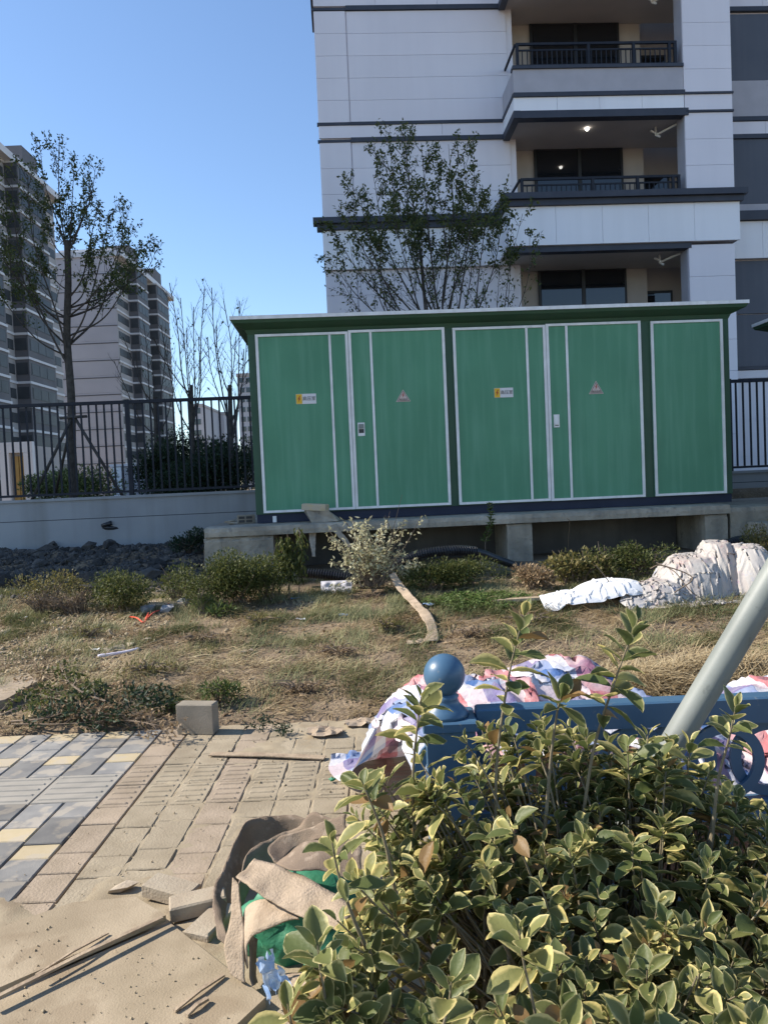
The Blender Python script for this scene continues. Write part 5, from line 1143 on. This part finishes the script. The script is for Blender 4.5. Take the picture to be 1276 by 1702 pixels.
def plan(nu, nv, f): return np.array([[f(i / (nu - 1), j / (nv - 1)) for i in range(nu)] for j in range(nv)])
ss = lambda a, b, x: (lambda t: t * t * (3 - 2 * t))(np.clip((x - a) / (b - a), 0, 1))
prof = np.array([(-.42,0),(-.28,.06),(-.15,.32),(-.03,.54),(.10,.63),(.35,.68),(.6,.69),(.84,.69),(1.02,.60),(1.2,.47),(1.38,.42),(1.55,.54),(1.8,.62),(2.2,.58),(2.6,.28),(2.9,0)])
def heap_h(x, y): return np.interp(x, prof[:, 0], prof[:, 1]) * (1 - ss(3.35, 4.3, y)) * (.8 + .2 * ss(2.7, 3.15, y)) + .008 + .04 * np.sin(x * 9 + 1) * np.sin(y * 8) * ss(0, .3, x)
def tp(s, t):
    y = 2.71 + 1.62 * t; xl = -.34 + .34 * max(0, 4.05 - y)
    return (xl + (2.8 - xl) * s, y)
drape('striped_tarpaulin', 'red blue and white striped tarpaulin heaped behind the blue fence', M['stripe'], 'tarpaulin', plan(150, 80, tp), heap_h, 1.34, 3, ymin=2.69, lift=.16, smooth=False)
def th(px0, px1, Ya, Yb): a, b = at(px0, 1000, (Ya+Yb)/2).x, at(px1, 1000, (Ya+Yb)/2).x; return a, b
GT = lambda x, y: .45 * np.clip((y - 5.0) / 4.9, 0, 1) + .01
def lump_h(cs):
    def f(x, y):
        z = GT(x, y)
        for cx, cy, rx, ry, h in cs: z = np.maximum(z, GT(x, y) + h * np.clip(1.25 - ((x-cx)/rx)**2 - ((y-cy)/ry)**2, 0, 1) ** .55)
        return z
    return f
a, b = th(1072, 1276, 7.4, 8.4)
drape('faded_tarpaulin', 'big heap of crumpled faded red and white tarpaulin on the right', M['stripe_faded'], 'tarpaulin', plan(120, 90, lambda s, t: (a - .02 + (b - a) * s, 7.38 + 1.05 * t)),
      lump_h([(a + .40*(b-a), 7.95, .36, .34, .36), (a + .62*(b-a), 8.0, .22, .3, .49), (a + .84*(b-a), 7.9, .24, .36, .45), (a + .15*(b-a), 7.85, .22, .22, .16)]), 1.5, 5, lift=.3, smooth=False)
a2, b2 = th(1022, 1140, 7.35, 8.0)
drape('faded_tarpaulin', 'small crumpled tarpaulin scraps between the white sheet and the big heap', M['stripe_faded'], 'tarpaulin', plan(70, 55, lambda s, t: (a2 + (b2 - a2) * s, 7.34 + .66 * t)),
      lump_h([(a2 + .6*(b2-a2), 7.7, .28, .25, .16), (a2 + .2*(b2-a2), 7.6, .2, .2, .07)]), 1.6, 8, lift=.22, smooth=False)
a3, b3 = th(897, 1060, 7.4, 8.0)
drape('white_sheet', 'bright white woven sack lying flat at the left of the tarpaulin heap', M['white_sheet'], 'sheet', plan(80, 40, lambda s, t: (a3 + (b3 - a3) * s, 7.38 + .5 * t + .12 * s)),
      lump_h([(a3 + .75*(b3-a3), 7.74, .42, .26, .19), (a3 + .32*(b3-a3), 7.64, .38, .22, .11)]), 1.14, 9, lift=.08, smooth=False)
gn = gnd(552, 1302); tag(put('green_string', MB().tube(catmull([gn + Vector((random.gauss(0,.012), random.gauss(0,.012), .012 + abs(random.gauss(0,.008)))) for _ in range(12)], 4), .004, 4).mesh('green_string', M['bag'])), 'small knot of green string by the tarpaulin edge', 'string')

for k, pts in enumerate((((1120,985,7.3),(1150,960,7.35),(1100,940,7.45),(1080,945,7.5)), ((1190,1008,7.3),(1150,985,7.32),(1120,950,7.4),(1090,935,7.5)), ((990,940,7.7),(1010,965,7.7),(1020,985,7.7)))):
    p0 = at(*pts[0]); tag(MB().tube(catmull([at(*q) for q in pts], 6), .006, 4).build('dry_stalk', M['twig']), ('dry stalk lying over the tarpaulin scraps', 'long dry stalk bent over the front of the tarpaulin heap', 'dry stalk standing beside the white sheet')[k], 'stalk')

# ================================================================== BLUE FENCE AND POLE
YF = 2.60
fx = at(745, 1190, YF).x
bf = thing('blue_fence', 'blue painted metal fence with ball topped post and ring ornaments', 'fence', (fx, YF, 0))
po = MB().bbox(fx - .082, fx + .082, YF - .08, YF + .08, -.02, .715, .004).build('post', M['blue'], bf)
MB().bbox(fx - .092, fx + .092, YF - .09, YF + .09, .716, .748, .006).build('post_cap', M['blue'], po)
MB().lathe((fx - .012, YF, 0), [(.001, .7485), (.082, .749), (.080, .760), (.068, .774), (.052, .790), (.046, .806), (.050, .816), (.030, .826)], 32).build('neck', M['blue'], po, True)
bc = at(738, 1121, YF); R = .0705
MB().lathe((bc.x, bc.y, bc.z), [(max(.0005, R*math.sin(math.pi*k/24)), -R*math.cos(math.pi*k/24)) for k in range(25)], 40).build('ball_finial', M['blue'], po, True)
MB().bbox(fx + .0925, 2.9, YF - .035, YF + .035, .685, .772, .006).build('top_rail', M['blue'], bf)
MB().bbox(fx + .083, 2.9, YF - .03, YF + .03, .352, .418, .005).build('middle_rail', M['blue'], bf)
MB().bbox(fx + .083, 2.9, YF - .025, YF + .025, .06, .11, .005).build('bottom_rail', M['blue'], bf)
def ring_mesh():
    b = MB(); v = []; f = []; n = 36
    for k in range(n):
        q = 2*math.pi*k/n
        for r, y in ((.132, -.008), (.132, .008), (.096, .008), (.096, -.008)): v.append((r*math.cos(q), y, r*math.sin(q)))
    for k in range(n):
        for i in range(4): f.append((k*4+i, k*4+(i+1)%4, ((k+1)%n)*4+(i+1)%4, ((k+1)%n)*4+i))
    return b.add(v, f).mesh('ring', M['blue'])
rm = ring_mesh()
for k in range(17): put('ring', rm, bf, Matrix.Translation((1.125 + (k - 6) * .155, YF - .009 + .018 * (k % 2), .5515)))
pk = MB().box(-.016, .016, -.012, .012, .111, .351).mesh('picket', M['blue'])
for k in range(20):
    xk = fx + .15 + k * .13
    if xk < 2.85: put('picket', pk, bf, Matrix.Translation((xk, YF, 0)))
MB().bbox(2.9, 3.06, YF - .08, YF + .08, -.02, .78, .004).build('post', M['blue'], bf)
pp = [Vector((.49, 2.42, 0)), at(1085, 1292, 2.36), at(1292, 948, 2.26)]
dirp = (pp[2] - pp[1]).normalized(); p_lo = pp[1] - dirp * (pp[1].z / dirp.z + .02); p_hi = pp[1] + dirp * 2.1
tag(MB().tube([p_lo.lerp(p_hi, k / 12) for k in range(13)], .0415, 24).build('leaning_pole', M['pole'], None, True), 'grey green round metal pole leaning to the right in front of the blue fence', 'pole')

# ================================================================== VARIEGATED BUSH
rows = [(0, .05), (.10, .19), (.26, .36), (.46, .48), (.64, .46), (.80, .33), (.93, .15), (1.0, .01)]
cols = (-1, -.6, 0, .6, 1)
def leaf_template(fold, curl, twist):
    v = []; e = []
    for t, hw in rows:
        for c in cols:
            z = fold * abs(c) * hw - curl * t * t + twist * c * hw * (t - .4) + .012 * math.sin(t * 17 + c * 2)
            v.append((t, c * hw, z)); e.append(max(abs(c) ** 1.4, sstep(.80, 1.0, t) * .95))
    f = [(r*5+c, r*5+c+1, r*5+c+6, r*5+c+5) for r in range(len(rows)-1) for c in range(4)]
    return v, f, e
LT = [leaf_template(.30, .10, .1), leaf_template(.18, .22, -.15), leaf_template(.45, .05, .2), leaf_template(.12, .16, .3)]
bb = Vector((.55, 1.80, 0))
be = thing('variegated_bush', 'large bush with cream edged green leaves filling the lower right foreground', 'bush', bb)
stem_mb = MB(); LV = []                                    # leaf: pos, axis, normal, length, exposed, yellow
def shoot(path, npairs, length, exposed, yellow=0.0, big=1.0):
    sp = catmull(path, 8); k = len(sp) - 1
    ln = sum((b - a).length for a, b in zip(sp, sp[1:]))
    r = .0042 if ln > .3 else .0032
    stem_mb.tube(sp, [r * (1.25 - .85 * i / k) for i in range(k + 1)], 5, False)
    az = random.uniform(0, 6.28); leafy = min(ln * .92, length)
    for j in range(npairs):
        q = 1 - (leafy / ln) * (j / npairs) ; i = min(k - 1, int(q * k)); p = sp[i].lerp(sp[i+1], min(1, q * k - i))
        t = (sp[i+1] - sp[i]).normalized(); o = t.orthogonal().normalized(); az += math.pi/2 + random.gauss(0, .25)
        th = math.radians(min(86, 26 + 58 * (j / max(1, npairs - 1)) ** .7 + random.gauss(0, 9)))
        size = (.040 + .034 * min(1, j / 2.5)) * random.uniform(.72, 1.15) * big
        for s in (0, math.pi):
            if random.random() < .06: continue
            rad = o.copy(); rad.rotate(Matrix.Rotation(az + s + random.gauss(0, .18), 3, t))
            a = t * math.cos(th) + rad * math.sin(th); nrm = t * math.sin(th) - rad * math.cos(th)
            nrm = nrm + Vector((random.gauss(0,.22), random.gauss(0,.22), random.gauss(0,.22))); a = a + Vector((0, 0, -.10 * (j > 2)))
            LV.append((p + rad * .004, a, nrm, size * random.choice((.6, .8, .9, 1, 1, 1.08)), exposed, random.random() * .75 + yellow))
lft = [(1180, 640), (1240, 622), (1300, 592), (1400, 560), (1500, 545), (1560, 550), (1620, 500), (1702, 470), (1800, 470)]
topb = [(540, 1345), (600, 1290), (660, 1245), (720, 1238), (780, 1215), (840, 1172), (900, 1160), (1000, 1168), (1060, 1205), (1110, 1240), (1180, 1245), (1240, 1285), (1330, 1340), (1500, 1400)]
def interp(tab, x):
    if x <= tab[0][0]: return tab[0][1]
    for (a, b), (c, d) in zip(tab, tab[1:]):
        if x <= c: return b + (d - b) * (x - a) / (c - a)
    return tab[-1][1]
def root(tip):
    return Vector((max(.18, min(1.15, bb.x + (tip.x - bb.x) * .42 + random.gauss(0, .05))), 1.86 + (tip.y - 1.86) * .25 + random.gauss(0, .05), -.02))
def add_tip(px, py, Y, exposed, pairs, length=.16):
    tip = at(px, py, Y)
    if tip.z < .08: return
    r0 = root(tip); up = Vector((tip.x - r0.x, tip.y - r0.y, 0))
    mid = r0.lerp(tip, .5) + Vector((0, 0, .03)) - up * .12; near = tip - (up * .28 + Vector((0, 0, .11 + .05 * random.random())))
    shoot([r0, mid, near, tip], pairs, length, exposed)
cnt = 0
while cnt < 330:                                           # the visible front of the bush
    px, py = random.uniform(455, 1420), random.uniform(1190, 1790)
    if px < interp(lft, py) + 8 or py < interp(topb, px): continue
    hole_patch = ((px - 750) / 150) ** 2 + ((py - 1640) / 165) ** 2
    if hole_patch < .8 and random.random() < .8: continue
    q = (py - 1200) / 500; Y = 2.18 - .72 * q + random.gauss(0, .06) - (.06 if px < 600 else 0)
    if px > 980: Y = min(Y, 2.16)
    add_tip(px, py, max(1.22, Y), 1, random.choice((4, 5, 6, 6)), random.uniform(.10, .17)); cnt += 1
cnt = 0
while cnt < 290:                                           # layers behind it
    px, py = random.uniform(560, 1400), random.uniform(1260, 1640)
    if px < interp(lft, py) + 50 or py < interp(topb, px) + 40: continue
    if ((px - 750) / 150) ** 2 + ((py - 1640) / 165) ** 2 < .7 and random.random() < .6: continue
    q = (py - 1200) / 500; add_tip(px, py, min(2.2, 2.30 - .5 * q + random.gauss(0, .08)), 0, random.choice((4, 5, 6)), .16); cnt += 1
for path, n, ln in (                                        # shoots that stand clear of the bush
    ([(822,1420,2.0),(826,1260,1.98),(846,1120,1.96),(870,1022,1.94)], 12, .36), ([(960,1420,1.98),(985,1250,1.95),(1022,1130,1.93),(1058,1032,1.92)], 12, .36),
    ([(690,1420,2.0),(686,1300,1.98),(692,1220,1.97),(700,1158,1.96)], 8, .2), ([(1180,1420,1.9),(1192,1300,1.88),(1210,1230,1.87),(1222,1175,1.86)], 7, .18),
    ([(905,1380,1.95),(915,1260,1.94),(925,1185,1.93),(932,1160,1.92)], 5, .12), ([(560,1760,1.42),(545,1680,1.40),(532,1610,1.39),(528,1570,1.38)], 5, .14),
    ([(620,1600,1.6),(585,1520,1.58),(562,1450,1.56),(552,1400,1.55)], 6, .17), ([(720,1790,1.35),(730,1730,1.34),(745,1670,1.33),(750,1630,1.32)], 5, .13), ([(900,1780,1.38),(890,1690,1.36),(870,1600,1.35),(862,1545,1.34)], 5, .14),
    ([(500,1790,1.4),(490,1730,1.39),(482,1690,1.38),(478,1668,1.38)], 5, .1), ([(1060,1420,2.1),(1066,1340,2.1),(1072,1270,2.1),(1076,1222,2.1)], 6, .16), ([(1100,1420,2.08),(1104,1340,2.08),(1110,1280,2.08),(1114,1232,2.08)], 6, .16), ([(1130,1420,2.05),(1136,1340,2.05),(1142,1285,2.05),(1146,1240,2.05)], 6, .16), ([(1085,1420,2.0),(1088,1350,2.0),(1092,1300,2.0),(1094,1262,2.0)], 6, .15), ([(1050,1420,2.0),(1046,1350,2.0),(1044,1290,2.0),(1042,1240,2.0)], 6, .16), ([(660,1500,1.75),(640,1400,1.72),(615,1330,1.7),(600,1300,1.7)], 5, .14)):
    shoot([at(*q) for q in path], n, ln, 1, .12, 1.3)
for k in range(46):                                        # bare woody stems in the heart of the bush
    p0 = Vector((random.uniform(.05, .6), random.uniform(1.6, 2.0), -.02)); e = p0 + Vector((random.gauss(0, .13), random.gauss(0, .10), random.uniform(.35, .6)))
    rr = random.choice((.004, .005, .006, .009)); stem_mb.tube(catmull([p0, p0.lerp(e, .5) + Vector((random.gauss(0,.04), random.gauss(0,.03), 0)), e], 6), [rr * (1 - .05*i) for i in range(13)], 6, False)
M['bush_stem'] = mat('bush_stem', (.24,.20,.125), (.155,.125,.08), 18, .8, .3, 90)
stem_mb.build('stems', M['bush_stem'], be, True)
# never let a leaf cut the ground
LV = [q for q in LV if q[0].z > .06]
order = sorted(range(len(LV)), key=lambda i: -(LV[i][3] * (1.0 if LV[i][4] else .3) / max(.8, LV[i][0].y)))
single = set(order[:300])
protos = []
for v, f, e in LT:
    protos.append(npmesh('leaf', v, f, M['variegated'], {'edge': e, 'rnd': [0.0] * len(v)}))
for i in single:
    p, a, n, s, ex, r = LV[i]; a = a.normalized(); b = n.cross(a).normalized(); n = a.cross(b); wd = s * (.42 + .24 * ((r * 7.3) % 1))
    mw = Matrix(((a.x*s, b.x*wd, n.x*s, p.x), (a.y*s, b.y*wd, n.y*s, p.y), (a.z*s, b.z*wd, n.z*s, p.z), (0, 0, 0, 1)))
    put('leaf', protos[i % 4], be, mw)
VV, FF, EE, RR, off = [], [], [], [], 0
for g in range(4):
    idx = [i for i in range(len(LV)) if i not in single and i % 4 == g]
    v, f, e = LT[g]; s = np.array([LV[i][3] for i in idx])
    V, Fc, k = cards([LV[i][0] for i in idx], [LV[i][1] for i in idx], [LV[i][2] for i in idx], s, s * (.42 + .24 * np.array([(LV[i][5] * 7.3) % 1 for i in idx])), v, f)
    VV.append(V); FF.append(Fc + off); off += len(V); EE.append(np.tile(e, len(idx))); RR.append(np.repeat([LV[i][5] for i in idx], k))
tag(put('foliage', npmesh('foliage', np.concatenate(VV), np.concatenate(FF), M['variegated'], {'edge': np.concatenate(EE), 'rnd': np.concatenate(RR)}), be), kind='stuff')
print('bush leaves', len(LV))
